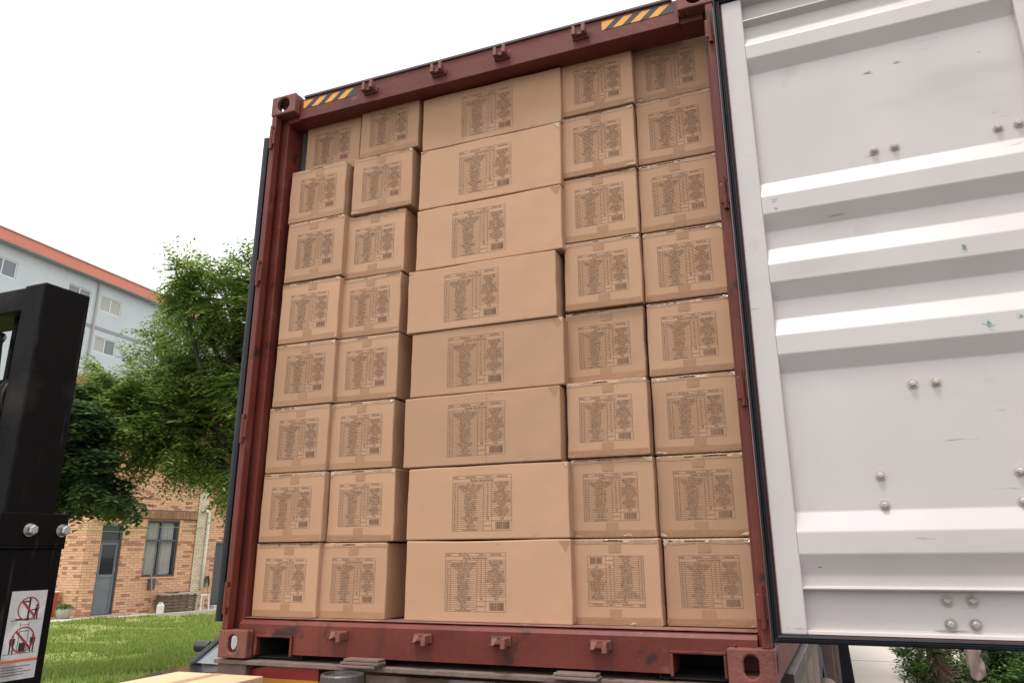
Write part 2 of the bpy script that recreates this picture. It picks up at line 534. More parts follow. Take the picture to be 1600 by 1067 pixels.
# side walls, roof, front wall (corrugated)
def corr(axis_len, pitch=0.28, depth=0.036):
    pts, x = [], 0.0
    while x < axis_len:
        pts += [(x, 0), (x + 0.07, 0), (x + 0.138, depth), (x + 0.208, depth)]
        x += pitch
    return [q for q in pts if q[0] < axis_len] + [(axis_len, 0)]
for side in (0, 1):
    mb = MB()
    P = corr(L - 0.40)
    for t_ in (0, 0.003):
        pass
    ring = []
    s = 1 if side == 0 else -1
    x0 = 0.028 if side == 0 else W - 0.028
    a = [[(x0 + s * (dd - 0.026) * 0.7, 0.201 + yy, zz) for yy, dd in P] for zz in (0.16, H - 0.06)]
    mb.loft(a, cap=False, closed=False)
    o = mb.build("side_wall", [RED, INNER], cont, recalc=False)
    sol = o.modifiers.new("thick", 'SOLIDIFY'); sol.thickness = 0.004; sol.offset = -1 if side == 0 else 1
    sol.material_offset = 1
    # make the inside grey, the outside red
    mb = MB(); mb.box(min(x0, x0 - s * 0.024), max(x0, x0 - s * 0.024), 0.2, L - 0.2, 0.0, 0.158); mb.build("bottom_side_rail", RED, cont)
    mb = MB(); mb.box(min(x0, x0 - s * 0.024), max(x0, x0 - s * 0.024), 0.2, L - 0.2, H - 0.058, H - 0.006); mb.build("top_side_rail", RED, cont)
mb = MB(); mb.box(0.03, W - 0.03, 0.202, L - 0.05, H - 0.03, H - 0.012); mb.build("roof", RED, cont)
mb = MB(); mb.box(0.05, W - 0.05, L - 0.1, L - 0.05, 0.12, H - 0.1); mb.build("front_wall", RED, cont)
# inner lining sheet seen beside the top left carton
mb = MB()
P = corr(0.9, 0.22, 0.02)
mb.loft([[(0.048 + dd * 0.8, 0.206 + yy, zz) for yy, dd in P] for zz in (0.17, H - 0.07)], cap=False, closed=False)
mb.build("inner_lining", INNER, cont)

# right door, swung open in line with the rear frame
dang = rad(1.0)
door = bpy.data.objects.new("container_door", None)
COL.objects.link(door); door.parent = cont
door.location = (2.44, -0.06, 0); door.rotation_euler = (0, 0, -dang)
door['label'] = "white painted inner face of the open right door"
def zc(z, d):                                             # measured height on the door face -> height at recess depth d
    return 0.449 + (z - 0.449) * (2.9 + d) / 2.9
DD, TOPZ = 0.033, 2.705
prof = [(0.176, 0.010), (0.188, 0.012), (0.190, 0.046), (zc(0.314, 0.046), 0.046), (0.316, 0.004), (0.323, 0.0),
        (0.326, DD), (zc(0.363, DD), DD), (0.432, 0.001), (0.504, 0.001), (zc(0.571, DD), DD), (zc(1.062, DD), DD), (1.136, 0.001), (1.208, 0.001),
        (zc(1.269, DD), DD), (zc(1.34, DD), DD), (1.418, 0.001), (1.489, 0.001), (zc(1.55, DD), DD), (zc(1.621, DD), DD), (1.70, 0.001), (1.773, 0.001),
        (zc(1.826, DD), DD), (zc(2.321, DD), DD), (2.406, 0.001), (2.470, 0.001), (2.525, DD), (2.575, DD), (2.590, 0.002), (2.597, 0.002), (2.600, 0.046), (2.695, 0.046), (2.697, 0.01), (TOPZ, 0.01)]
U0, U1 = 0.116, 1.072
mb = MB()
NU = 2
mb.loft([[(U0 + (U1 - U0) * i / NU, d, z) for z, d in prof] for i in range(NU + 1)], cap=False, closed=False)
pan = mb.build("corrugated_panel", WHITE, door)
sm = pan.modifiers.new("soft", 'BEVEL'); sm.width = 0.009; sm.segments = 3; sm.limit_method = 'ANGLE'; sm.angle_limit = rad(15)
mb = MB(); mb.box(0.032, U0, 0.0, 0.056, 0.174, TOPZ); mb.build("stile", WHITE, door, bevel=0.005, seg=3)
mb = MB(); mb.box(U1, 1.152, 0.0, 0.056, 0.174, TOPZ); mb.build("stile", WHITE, door, bevel=0.005, seg=3)
mb = MB(); mb.box(0.026, 1.158, 0.054, 0.066, 0.168, TOPZ + 0.006); mb.build("outer_skin", RED, door)
mb = MB()                                                  # red edge between paint and gasket
for a in ((0.0275, 0.0318, 0.004, 0.05, 0.170, TOPZ + 0.004), (1.1522, 1.1565, 0.004, 0.05, 0.170, TOPZ + 0.004)):
    mb.box(*a)
mb.box(0.0319, 1.1521, 0.004, 0.05, 0.1690, 0.1735)
mb.build("door_edge", RED, door)
mb = MB()                                                  # gasket: ribbed profile round the leaf
def gprof(side):
    pass
g = [(-0.000, 0.012), (0.002, -0.012), (0.008, -0.016), (0.012, -0.006), (0.016, -0.005), (0.020, -0.015), (0.026, -0.012), (0.0272, 0.02), (0.0, 0.02)]
loop = []
for px, py in g:                                           # offset from outer boundary inwards, depth
    loop.append([(px + 0.0005, py, 0.146 + px), (1.184 - px, py, 0.146 + px), (1.184 - px, py, TOPZ + 0.028 - px), (px + 0.0005, py, TOPZ + 0.028 - px)])
for i in range(len(loop) - 1):
    for j in range(4):
        a, c = loop[i], loop[i + 1]
        mb.quad(a[j], a[(j + 1) % 4], c[(j + 1) % 4], c[j])
mb.build("gasket", RUBBER, door, bevel=0.0)
def bolt(u, z, d, r, m, parent, ny=-1):
    mb = MB()
    mb.tube([(u, d - 0.001, z), (u, d - 0.004, z)], r * 1.45, 14)
    mb.tube([(u, d - 0.0042, z), (u, d - 0.013, z), (u, d - 0.016, z)], [r, r * 0.92, r * 0.5], 8)
    return mb.build("bolt", m, parent)
for u, z in ((0.54, 1.881), (0.611, 1.881), (0.951, 1.88), (1.016, 1.882), (0.547, 0.986), (0.619, 0.986), (0.405, 0.683), (0.406, 0.586), (0.816, 0.679), (0.81, 0.586), (0.95, 0.986), (1.016, 0.986)):
    bolt(u, zc(z, DD), DD, 0.0115, BOLTP, door)
for u, z in ((0.55, 0.285), (0.622, 0.286), (0.55, 0.214), (0.62, 0.215), (0.95, 0.286), (1.02, 0.286), (0.95, 0.215), (1.02, 0.215)):
    bolt(u, z, 0.046, 0.013, STEEL, door)
# teal paint scrapes on the white door
rs = random.Random(3)
for u, z, wu, wz, d in ((0.56, 2.215, 0.030, 0.008, DD), (0.665, 2.235, 0.018, 0.008, DD), (0.165, 1.752, 0.014, 0.012, 0.001), (0.165, 1.715, 0.010, 0.008, 0.001), (0.77, 1.455, 0.015, 0.035, 0.001), (0.80, 1.17, 0.020, 0.03, 0.001), (0.90, 1.19, 0.018, 0.010, 0.001), (0.2, 1.42, 0.02, 0.004, 0.001)):
    for k in range(3):
        mb = MB()
        cu, cz = u + rs.uniform(-.4, .4) * wu, zc(z, d) + rs.uniform(-.5, .5) * wz
        n = 9
        mb.f.append(tuple(range(n))); mb.m.append(0)
        for i in range(n):
            th = 2 * math.pi * i / n
            rr = rs.uniform(0.25, 0.7)
            mb.v.append((cu + wu * rr * math.cos(th), d - 0.0012, cz + wz * rr * math.sin(th)))
        mb.build("paint_scrape", TEAL, door)
# left door, swung right round against the side wall: only its gasketed edge shows
ld = bpy.data.objects.new("container_door", None)
COL.objects.link(ld); ld.parent = cont
ld['label'] = "left door folded back along the side, black gasketed edge showing"
ld.location = (-0.012, 0.012, 0); ld.rotation_euler = (0, 0, rad(90.5))
mb = MB(); mb.box(0.03, 1.15, 0.006, 0.034, 0.174, 2.65); mb.build("corrugated_panel", WHITE, ld)
mb = MB(); mb.box(0.0, 0.0285, -0.004, 0.022, 0.150, 2.66); mb.build("gasket", RUBBER, ld, bevel=0.005)
mb = MB(); mb.box(0.004, 0.0285, 0.0225, 0.034, 0.150, 2.665); mb.build("door_edge", mat("dark_door_edge", (0.012, 0.012, 0.02), (0.02, 0.02, 0.03), 10, 0.5), ld, bevel=0.003)

# ------------------------------------------------------------------ cartons
rp = random.Random(11)
def print_mesh(name, k, flip=False):
    """the printed packing table, width k metres, as thin flat ink; origin at its centre, facing -Y"""
    mb = MB()
    Wt, Ht = k, k * 0.825
    def rect(x0, x1, z0, z1, mi=0):
        if flip:
            x0, x1, z0, z1 = Wt - x1, Wt - x0, Ht - z1, Ht - z0
        y = -0.0006
        mb.quad((x0 - Wt / 2, y, z0 - Ht / 2), (x1 - Wt / 2, y, z0 - Ht / 2), (x1 - Wt / 2, y, z1 - Ht / 2), (x0 - Wt / 2, y, z1 - Ht / 2), mi)
    lw = 0.0011
    X = lambda f: f * Wt
    Z = lambda f: Ht - f * Ht
    hl = lambda fz, a, c: rect(X(a), X(c), Z(fz) - lw * 0.5, Z(fz) + lw * 0.5)
    vl = lambda fx, a, c: rect(X(fx) - lw / 2, X(fx) + lw / 2, Z(c), Z(a))
    for fz, a, c in ((0, 0, 1), (1, 0, 1), (0.055, 0, 1), (0.125, 0, 1)):
        hl(fz, a, c)
    vl(0, 0, 1); vl(1, 0, 1)
    vl(0.09, 0, 0.055); vl(0.09, 0.125, 1); vl(0.53, 0, 0.055); vl(0.53, 0.125, 1); vl(0.67, 0, 0.055); vl(0.67, 0.125, 1)
    def text(cx, fz, hgt, width, dens=1.0):
        """a line of small lettering: strokes of letter-like marks, centred"""
        x = X(cx) - X(width) / 2
        end = x + X(width)
        cw = hgt * 0.62
        zb = Z(fz) - hgt / 2
        while x < end - cw * 0.6:
            if rp.random() < 0.14:
                x += cw * 0.7
                continue
            sw = cw * 0.26
            kind = rp.random()
            tall = hgt if rp.random() < 0.35 else hgt * 0.74
            rect(x, x + sw, zb, zb + tall, 1)
            if kind < 0.7:
                rect(x + cw * 0.52, x + cw * 0.52 + sw, zb, zb + hgt * 0.74, 1)
            if kind < 0.5:
                rect(x + sw, x + cw * 0.52, zb + hgt * 0.56, zb + hgt * 0.74, 1)
            elif kind < 0.85:
                rect(x + sw, x + cw * 0.6, zb, zb + hgt * 0.17, 1)
            x += cw
    lw_rows = [.28, .95, .98, .8, .62, .42, .52, .52, .53, .5, .5, .48, .5, .5, .48, .45, .40, .65, .58, .35, .24, .42, .22, .62]
    rw_rows = [.7, .76, .6, .42, .36, .85, .86, .8, .86, .9, .98, .5, .4, .62, .8, .8, .7, .45]
    n = len(lw_rows)
    rh = 0.875 / n
    for i, wv in enumerate(lw_rows):
        fz = 0.125 + rh * (i + 0.5)
        if i:
            hl(fz - rh / 2, 0, 0.53)
        text(0.045, fz, Ht * rh * 0.62, 0.03)
        text(0.31, fz, Ht * rh * 0.70, 0.42 * wv)
    rh2 = 0.62 / len(rw_rows)
    for i, wv in enumerate(rw_rows):
        fz = 0.125 + rh2 * (i + 0.5)
        if i:
            hl(fz - rh2 / 2, 0.53, 1)
        text(0.60, fz, Ht * rh2 * 0.6, 0.022)
        text(0.835, fz, Ht * rh2 * 0.70, 0.31 * wv)
    hl(0.745, 0.53, 1); hl(0.825, 0.53, 1)
    # barcode
    x = X(0.735)
    while x < X(0.955):
        bw = Wt * rp.choice((0.004, 0.004, 0.007, 0.011))
        if X(0.835) < x < X(0.862):
            bw = Wt * 0.004
        rect(x, x + bw, Z(0.975), Z(0.845))
        x += bw + Wt * rp.choice((0.004, 0.005, 0.008))
    # readable words
    def word(s, cx, fz, hgt):
        cu = bpy.data.curves.new("t", 'FONT')
        cu.body = s; cu.size = hgt; cu.align_x = 'CENTER'; cu.align_y = 'CENTER'; cu.resolution_u = 1; cu.offset = hgt * 0.012
        ob = bpy.data.objects.new("t", cu)
        COL.objects.link(ob)
        dg = bpy.context.evaluated_depsgraph_get()
        me = bpy.data.meshes.new_from_object(ob.evaluated_get(dg))
        kk = len(mb.v)
        for v in me.vertices:
            a, c = X(cx) + v.co.x - Wt / 2, Z(fz) + v.co.y - Ht / 2
            if flip:
                a, c = -a, -c
            mb.v.append((a, -0.0006, c))
        for pl in me.polygons:
            mb.f.append(tuple(kk + i for i in pl.vertices)); mb.m.append(0)
        bpy.data.objects.remove(ob); bpy.data.curves.remove(cu); bpy.data.meshes.remove(me)
    word("Inhalt", 0.046, 0.028, Wt * 0.031)
    word("Bezeichnung", 0.31, 0.028, Wt * 0.034)
    word("Inhalt", 0.60, 0.028, Wt * 0.034)
    word("Bezeichnung", 0.835, 0.028, Wt * 0.034)
    word("Display Handarbeiten", 0.5, 0.09, Wt * 0.046)
    word("VE", 0.60, 0.785, Wt * 0.048)
    word("163", 0.835, 0.785, Wt * 0.05)
    word("Artikel-Nr", 0.60, 0.912, Wt * 0.028)
    return mb.build(name, [INK, INKT], mesh_only=True, recalc=False)
PR_S = print_mesh("printed_table", 0.232)
PR_SF = print_mesh("printed_table", 0.232, True)
PR_L = print_mesh("printed_table", 0.283)

def tape_mesh(seed, wd, top=True, hgt=0.026):
    """a strip of tape folded over the front top (or bottom) edge, slightly wrinkled; origin on the edge middle"""
    r = random.Random(seed)
    N, rad_ = 46, 0.004
    path = [(0.0, -hgt), (0.0, -hgt * 0.66), (0.0, -hgt * 0.33), (0.0, -rad_ * 1.6), (rad_ * 0.3, -rad_ * 0.4), (rad_ * 1.4, 0.0), (0.020, 0.0), (0.05, 0.0)]
    mb = MB()
    rows = []
    ph = r.uniform(0, 100)
    amp = r.uniform(0.0006, 0.0016) * (1 if top else 0.55)
    for i in range(N + 1):
        u = -wd / 2 + wd * i / N
        row = []
        loose = min(1.0, max(0.0, noise.noise(Vector((u * 7 + ph * 3, 1, 2))) * 2.6 - 0.05))
        for j, (dy, dz) in enumerate(path):
            e = 0.0007 + max(0, noise.noise(Vector((u * 9 + ph, j * 0.9 + u * 14, ph)))) * amp * 2.0 * (1 if 2 <= j <= 5 else 0.35)
            e += max(0, noise.noise(Vector((u * 70 + ph, j * 0.9, ph * 2)))) * amp * (1 if 2 <= j <= 5 else 0.2)
            e = 0.0006 + (e - 0.0006) * loose
            hz = dz + (0.004 * noise.noise(Vector((u * 9 + ph, 3, 1))) if j == 0 else 0)
            if j <= 3:
                q = (u, dy - e, hz)
            elif j == 4:
                q = (u, dy - e * 0.7, hz + e * 0.6)
            else:
                q = (u, dy, min(hz + e, 0.0012))
            row.append((q[0], q[1], q[2] if top else -q[2]))
        rows.append(row)
    mb.loft(rows, cap=False, closed=False)
    return mb.build("tape", TAPEG if top else TAPEB, mesh_only=True, smooth=True)
TAPES_T = [tape_mesh(s, 0.345, True, 0.019) for s in range(8)]
TAPES_B = [tape_mesh(50 + s, 0.345, False, 0.026) for s in range(8)]
def tab_mesh(seed, up):
    r = random.Random(seed)
    mb = MB()
    w, h = 0.052, 0.032
    mb.quad(*[(x + r.uniform(-.002, .002), -0.0012, z + r.uniform(-.002, .002)) for x, z in ((-w / 2, 0), (w / 2, 0), (w / 2, h * up), (-w / 2, h * up))])
    return mb.build("tape_tab", TAPE, mesh_only=True)
TABS_T = [tab_mesh(s, -1) for s in range(3)]
TABS_B = [tab_mesh(s + 9, 1) for s in range(3)]
def band_mesh(seed, wd, hgt):
    mb = MB()
    r = random.Random(seed)
    n = 16
    lo = [(-wd / 2 + wd * i / n, -0.0009, 0.002) for i in range(n + 1)]
    sl = r.uniform(-0.006, 0.006)
    hi = [(-wd / 2 + wd * i / n, -0.0009, hgt + sl * (i / n - .5) + 0.0015 * noise.noise(Vector((i * 1.3, seed * 7.1, 0)))) for i in range(n + 1)]
    mb.loft([lo, hi], cap=False, closed=False)
    return mb.build("tape", TAPE, mesh_only=True)
BANDS = [band_mesh(s, 0.34, 0.030) for s in range(6)]

def crumple_mesh(seed):
    r = random.Random(seed)
    mb = MB()
    n, m_ = 7, 5
    w_, h_ = r.uniform(0.022, 0.045), r.uniform(0.016, 0.034)
    sh = r.uniform(-0.4, 0.4)
    rows = []
    for i in range(n + 1):
        row = []
        for j in range(m_ + 1):
            u, v = i / n, j / m_
            e = 0.0008 + 0.0048 * abs(noise.noise(Vector((u * 3.1 + seed, v * 2.7, seed * 1.7)))) * math.sin(math.pi * min(1, u + .08)) ** 0.5
            row.append((-w_ * u * (1 - 0.5 * v), -e, -h_ * v * (1 - 0.3 * u) + sh * 0.006 * u))
        rows.append(row)
    mb.loft(rows, cap=False, closed=False)
    return mb.build("tape_glint", TAPEC, mesh_only=True)
CRUMP = [crumple_mesh(s * 3 + 1) for s in range(8)]  # corner glints shaped as small crumpled patches of tape
# measured front faces: (column, row): (x0, x1, y)
XY = {
 'A': [(.098, .458, .205), (.112, .470, .085), (.144, .504, .055), (.113, .473, .09), (.104, .464, .10), (.079, .439, .118), (.120, .480, .065), (.076, .436, .115)],
 'B': [(.502, .862, .15), (.519, .879, .08), (.424, .784, .18), (.434, .794, .15), (.449, .809, .128), (.440, .800, .126), (.455, .815, .14), (.456, .816, .10)],
 'C': [(.885, 1.652, .165), (.887, 1.653, .145), (.886, 1.654, .138), (.864, 1.633, .108), (.882, 1.649, .135), (.877, 1.645, .095), (.905, 1.672, .103), (.913, 1.681, .092)],
 'D': [(1.668, 2.026, .14), (1.656, 2.014, .16), (1.642, 2.002, .19), (1.648, 2.006, .18), (1.627, 1.985, .245), (1.657, 2.015, .135), (1.656, 2.014, .17), (1.671, 2.029, .135)],
 'E': [(2.012, 2.370, .235), (2.018, 2.376, .19), (2.013, 2.371, .195), (2.013, 2.371, .20), (2.010, 2.368, .215), (2.014, 2.372, .22), (2.016, 2.374, .22), (2.031, 2.378, .19)],
}
ZB = {  # bottoms per row, top row first
 'A': [2.478, 2.142, 1.790, 1.472, 1.150, .826, .499, .1672],
 'B': [2.484, 2.118, 1.812, 1.483, 1.151, .826, .497, .1672],
 'C': [2.452, 2.108, 1.778, 1.449, 1.143, .813, .499, .1672],
 'D': [2.452, 2.138, 1.818, 1.484, 1.166, .821, .499, .1672],
 'E': [2.500, 2.146, 1.812, 1.485, 1.157, .826, .496, .1672],
}
def finish_z():
    out = {}
    for c, zs in ZB.items():
        tops = [min(2.80, zs[0] + 0.318)]
        for i in range(1, 8):
            tops.append(zs[i - 1] - 0.006)
        # keep every carton close to its real height; let it rest on the one below
        z = .1672
        bot, top = [0] * 8, [0] * 8
        for i in range(7, -1, -1):
            h = tops[i] - zs[i]
            bot[i], top[i] = zs[i], zs[i] + max(0.308, min(0.348, h))
        out[c] = (bot, top)
    return out
# pull the fronts a little closer to the mean of their column, keeping each carton on its own line of sight
for c_ in 'ABCDE':
    mean = sum(v[2] for v in XY[c_]) / 8
    for r_ in range(8):
        xa, xb, yy = XY[c_][r_]
        yn = mean + (0.2 if (c_, r_) in (('E', 0),) else 0.3 if c_ in 'CDE' else 0.12) * (yy - mean)
        if (c_, r_) == ('A', 0):
            yn = 0.155
        k_ = (yn - CAM.y) / (yy - CAM.y)
        mid_ = CAM.x + ((xa + xb) / 2 - CAM.x) * k_
        XY[c_][r_] = (mid_ - (xb - xa) / 2, mid_ + (xb - xa) / 2, yn)
        if r_ < 7:
            ZB[c_][r_] = CAM.z + (ZB[c_][r_] - CAM.z) * k_
ZZ = finish_z()
ROWN = ["top row", "second row from the top", "third row from the top", "fourth row from the top", "fourth row from the bottom", "third row from the bottom", "second row from the bottom", "bottom row"]
COLN = {'A': "in the leftmost column", 'B': "in the second column from the left", 'C': "in the middle column", 'D': "in the second column from the right", 'E': "in the rightmost column"}
rb = random.Random(5)
CARTONS = "brown cartons stacked in the container"
C_CENTRE = [0.480, 0.480, 0.444, 0.444, 0.440, 0.480, 0.480, 0.440]
for c in 'ABCDE':
    for r in range(8):
        x0, x1, y = XY[c][r]
        z0, z1 = ZZ[c][0][r], ZZ[c][1][r]
        if r == 0:
            z1 = z0 + {'A': .31, 'B': .30, 'C': .305, 'D': .305, 'E': .30}[c]
        wd, dp, hh = x1 - x0, (0.36 if c == 'C' else 0.765), z1 - z0
        mb = MB()
        j = lambda s=0.0022: rb.uniform(-s, s)
        # front face gets a middle ring so its edges can sag and bulge slightly
        nx, nz = 6, 4
        pts = {}
        for a in range(nx + 1):
            for e in range(nz + 1):
                u, v = a / nx, e / nz
                ex = 1 if a in (0, nx) else 0
                ez = 1 if e in (0, nz) else 0
                pts[a, e] = (-wd / 2 + wd * u + (j() if ex else 0), 0.0, hh * v + (j(0.0025) if e == nz else 0))
        k = len(mb.v)
        idx = {}
        for a in range(nx + 1):
            for e in range(nz + 1):
                idx[a, e] = len(mb.v)
                mb.v.append(pts[a, e])
        for a in range(nx):
            for e in range(nz):
                mb.f.append((idx[a, e], idx[a + 1, e], idx[a + 1, e + 1], idx[a, e + 1])); mb.m.append(0)
        border = [(a, 0) for a in range(nx)] + [(nx, e) for e in range(nz)] + [(a, nz) for a in range(nx, 0, -1)] + [(0, e) for e in range(nz, 0, -1)]
        back = {}
        for a, e in border:
            q = pts[a, e]
            back[a, e] = len(mb.v)
            mb.v.append((q[0], dp, q[2]))
        for i in range(len(border)):
            p, q = border[i], border[(i + 1) % len(border)]
            mb.f.append((idx[q], idx[p], back[p], back[q])); mb.m.append(0)
        mb.f.append(tuple(back[p] for p in border[::-1])); mb.m.append(0)
        o = mb.build("cardboard_box", CARD, None, bevel=0.005, seg=2)
        o.location = ((x0 + x1) / 2, y, z0)
        o.rotation_euler = (0, 0, rb.uniform(-0.006, 0.006))
        size = "wide" if c == 'C' else "small"
        extra = ""
        if c == 'D' and r == 7:
            lab = "small brown carton with its printed table upside down in the bottom row"
        else:
            lab = f"{size} brown carton {COLN[c]}, {ROWN[r]}".replace("fourth row from the top", "fourth row down").replace("fourth row from the bottom", "fourth row up")
        tag(o, lab, "carton", CARTONS)
        if c == 'C':
            pm = link("printed_table", PR_L, o)
            pm.location = (-wd / 2 + wd * C_CENTRE[r], 0, hh * 0.49)
        else:
            pm = link("printed_table", PR_SF if (c, r) == ('D', 7) else PR_S, o)
            pm.location = (rb.uniform(-.006, .006), 0, hh * 0.5 + rb.uniform(-.004, .004))
            pm.rotation_euler = (0, rb.uniform(-0.006, 0.006), 0)
            faint = c == 'A' or rb.random() < 0.12
            i = rb.randrange(8)
            if r > 0:
                t = link("tape", TAPES_T[i], o); t.location = (rb.uniform(-.004, .004), -0.0004, hh + 0.0006)
                tb = link("tape_tab", TABS_T[i % 3], o); tb.location = (rb.uniform(-.015, .015), 0, hh - 0.019)
            t = link("tape", BANDS[i % 6], o); t.location = (rb.uniform(-.004, .004), 0, 0.0)
            if not faint:
                t2 = link("tape", TAPES_B[(i * 3 + 1) % 8], o); t2.location = (rb.uniform(-.004, .004), -0.0006, -0.0004)
            tb = link("tape_tab", TABS_B[i % 3], o); tb.location = (rb.uniform(-.015, .015), 0, 0.029)
        for sx in (-1, 1):
            if rb.random() < {'A': .25, 'B': .55, 'C': .30, 'D': .75, 'E': .75}[c] and r > 0:
                te = link("tape_glint", CRUMP[rb.randrange(8)], o)
                te.location = (sx * (wd / 2 - 0.004), -0.0006, hh - 0.002)
                te.scale = (sx * rb.uniform(0.6, 1.1), 1, rb.uniform(0.5, 1.0))
            if c in 'BDE' and rb.random() < 0.4:
                te = link("tape_glint", CRUMP[rb.randrange(8)], o)
                te.location = (sx * (wd / 2 - 0.004 - rb.choice((0, 0, .1))), -0.0012, 0.006)
                te.scale = (sx * rb.uniform(0.9, 1.8), 1, -rb.uniform(0.2, 0.5))
        if c == 'C' and r in (2, 5):
            mb = MB(); xf = wd * (0.045 if r == 5 else -0.22)
            mb.quad((xf, -0.0009, 0.004), (xf + 0.0016, -0.0009, 0.004), (xf + 0.0016, -0.0009, hh - 0.004), (xf, -0.0009, hh - 0.004))
            mb.build("panel_seam", TAPE, o)
        if c == 'C' and r in (2, 4, 5, 7):
            mb = MB()
            mb.tri((wd / 2 - 0.055, -0.0009, hh - 0.004), (wd / 2 - 0.005, -0.0009, hh - 0.004), (wd / 2 - 0.022, -0.0009, hh - 0.05))
            mb.build("tape_corner", TAPE, o)

# ------------------------------------------------------------------ trailer under the container
tr = thing("container_trailer", "rusty container trailer chassis under the red container", "trailer")
WORN = mat("worn_white_panel", (0.42, 0.36, 0.32), (0.30, 0.22, 0.18), 6, 0.7, 0.3, 30, spots=[((0.12, 0.06, 0.04), 5, 0.53, 0.08)])
DUSTY = mat("dusty_tan_steel", (0.135, 0.095, 0.075), (0.20, 0.145, 0.115), 4, 0.85, 0.3, 40, spots=[((0.13, 0.09, 0.075), 6, 0.58, 0.15), ((0.36, 0.31, 0.27), 11, 0.66, 0.1)])
REDP = mat("red_marker_panel", (0.30, 0.022, 0.018), (0.25, 0.02, 0.016), 9, 0.4, spots=[((0.4, 0.2, 0.15), 40, 0.76, 0.03)])
YELP = mat("amber_marker_panel", (0.62, 0.27, 0.04), (0.55, 0.24, 0.04), 9, 0.4)
mb = MB(); mb.box(-0.025, 2.42, 0.012, 0.5, -0.026, -0.008); mb.build("deck_plate", PLATE, tr, bevel=0.002)
mb = MB(); mb.box(0.0, 2.41, 0.19, 0.42, -0.25, -0.027); mb.build("rear_beam", DARKST, tr, bevel=0.004)
mb = MB(); mb.box(-0.018, 0.145, 0.03, 0.188, -0.16, -0.027); mb.build("beam_end", PLATE, tr, bevel=0.004)
# curved red and amber rear marker
def arc_panel(z_top, z_bot, name, m, curve):
    mb = MB()
    n = 14
    hi, lo = [], []
    for i in range(n + 1):
        u = i / n
        x = 0.10 + 0.43 * u
        drop = curve * (1 - min(1, u / 0.45)) ** 2
        hi.append((x, 0.055 + 0.05 * (1 - min(1, u / 0.3)) ** 2, z_top - drop)); lo.append((x, 0.055 + 0.05 * (1 - min(1, u / 0.3)) ** 2, z_bot))
    mb.loft([hi, lo], cap=False, closed=False)
    o = mb.build(name, m, tr)
    s_ = o.modifiers.new("thick", 'SOLIDIFY'); s_.thickness = 0.012
arc_panel(-0.030, -0.0785, "marker_panel", REDP, 0.048)
arc_panel(-0.079, -0.20, "marker_panel", YELP, 0.0)
def stub(x):
    mb = MB(); n = 24
    rings = []
    for rr, z in ((0.088, -0.42), (0.088, -0.026), (0.084, -0.020), (0.074, -0.020), (0.072, -0.030), (0.0, -0.030)):
        rings.append([(x + rr * math.cos(2 * math.pi * i / n), 0.0 - 0.09 + rr * math.sin(2 * math.pi * i / n), z) for i in range(n)])
    mb.loft(rings)
    mb.build("bumper_post", mat("dark_scuffed_steel", (0.085, 0.075, 0.078), (0.13, 0.115, 0.115), 7, 0.4, 0.2, 40, metal=0.4), tr, smooth=False, bevel=0.0)
stub(0.745); stub(1.67)
for x, n_ in ((0.775, 3), (1.72, 2)):
    for i in range(n_):
        mb = MB(); mb.box(x - 0.095 + 0.012 * i + R.uniform(-.006, .006), x + 0.095 + R.uniform(-.012, .008), -0.040 + 0.008 * i, 0.030, -0.0075 + 0.0115 * i, 0.0025 + 0.0115 * i)
        mb.build("shim_plate", PLATE, tr, bevel=0.002)
mb = MB(); mb.box(0.76, 1.50, 0.06, 0.08, -0.20, -0.045); mb.build("worn_panel", WORN, tr, bevel=0.003)
for x in (0.55, 1.75):                                    # long chassis beams
    mb = MB()
    for a, c, z0, z1 in ((x, x + 0.14, -0.36, -0.345), (x + 0.063, x + 0.077, -0.344, -0.046), (x, x + 0.14, -0.045, -0.03)):
        mb.box(a, c, 0.43, 11.8, z0, z1)
    mb.build("chassis_beam", DARKST, tr)
for y in (1.2, 2.6, 4.0, 5.6, 7.2, 8.8, 10.4):
    mb = MB(); mb.box(0.03, 2.41, y, y + 0.1, -0.17, -0.046); mb.build("cross_member", DARKST, tr)
# right-hand flank as seen at a grazing angle below the door
mb = MB(); mb.loft([[(2.36, y, -0.02), (2.455, y, -0.028), (2.455, y, -0.10), (2.42, y, -0.118), (2.36, y, -0.118)] for y in (0.52, 11.6)]); mb.build("side_rail", mat("worn_grey_rail", (0.055, 0.042, 0.038), (0.095, 0.072, 0.065), 5, 0.55, 0.3, 30, spots=[((0.42, 0.38, 0.37), 12, 0.66, 0.06)]), tr, bevel=0.004)
rs = random.Random(4)
for i in range(4):
    y0 = 0.56 + i * 0.62
    mb = MB(); mb.box(2.405 + rs.uniform(-.004, .004), 2.425 + rs.uniform(-.003, .004), y0, y0 + 0.60, -0.44, -0.120); mb.build("side_board", DUSTY, tr, bevel=0.004)
mb = MB(); mb.tube([(2.45, 1.2, -0.50), (2.45, 3.35, -0.50)], 0.075, 20); mb.build("air_tank", DUSTY, tr, bevel=0.01)
for y in (1.5, 2.7):
    mb = MB(); mb.box(2.37, 2.43, y, y + 0.05, -0.45, -0.43); mb.build("tank_strap", DARKST, tr)
TYRE = mat("tyre_rubber", (0.028, 0.027, 0.028), (0.05, 0.047, 0.045), 20, 0.8, 0.3, 50)
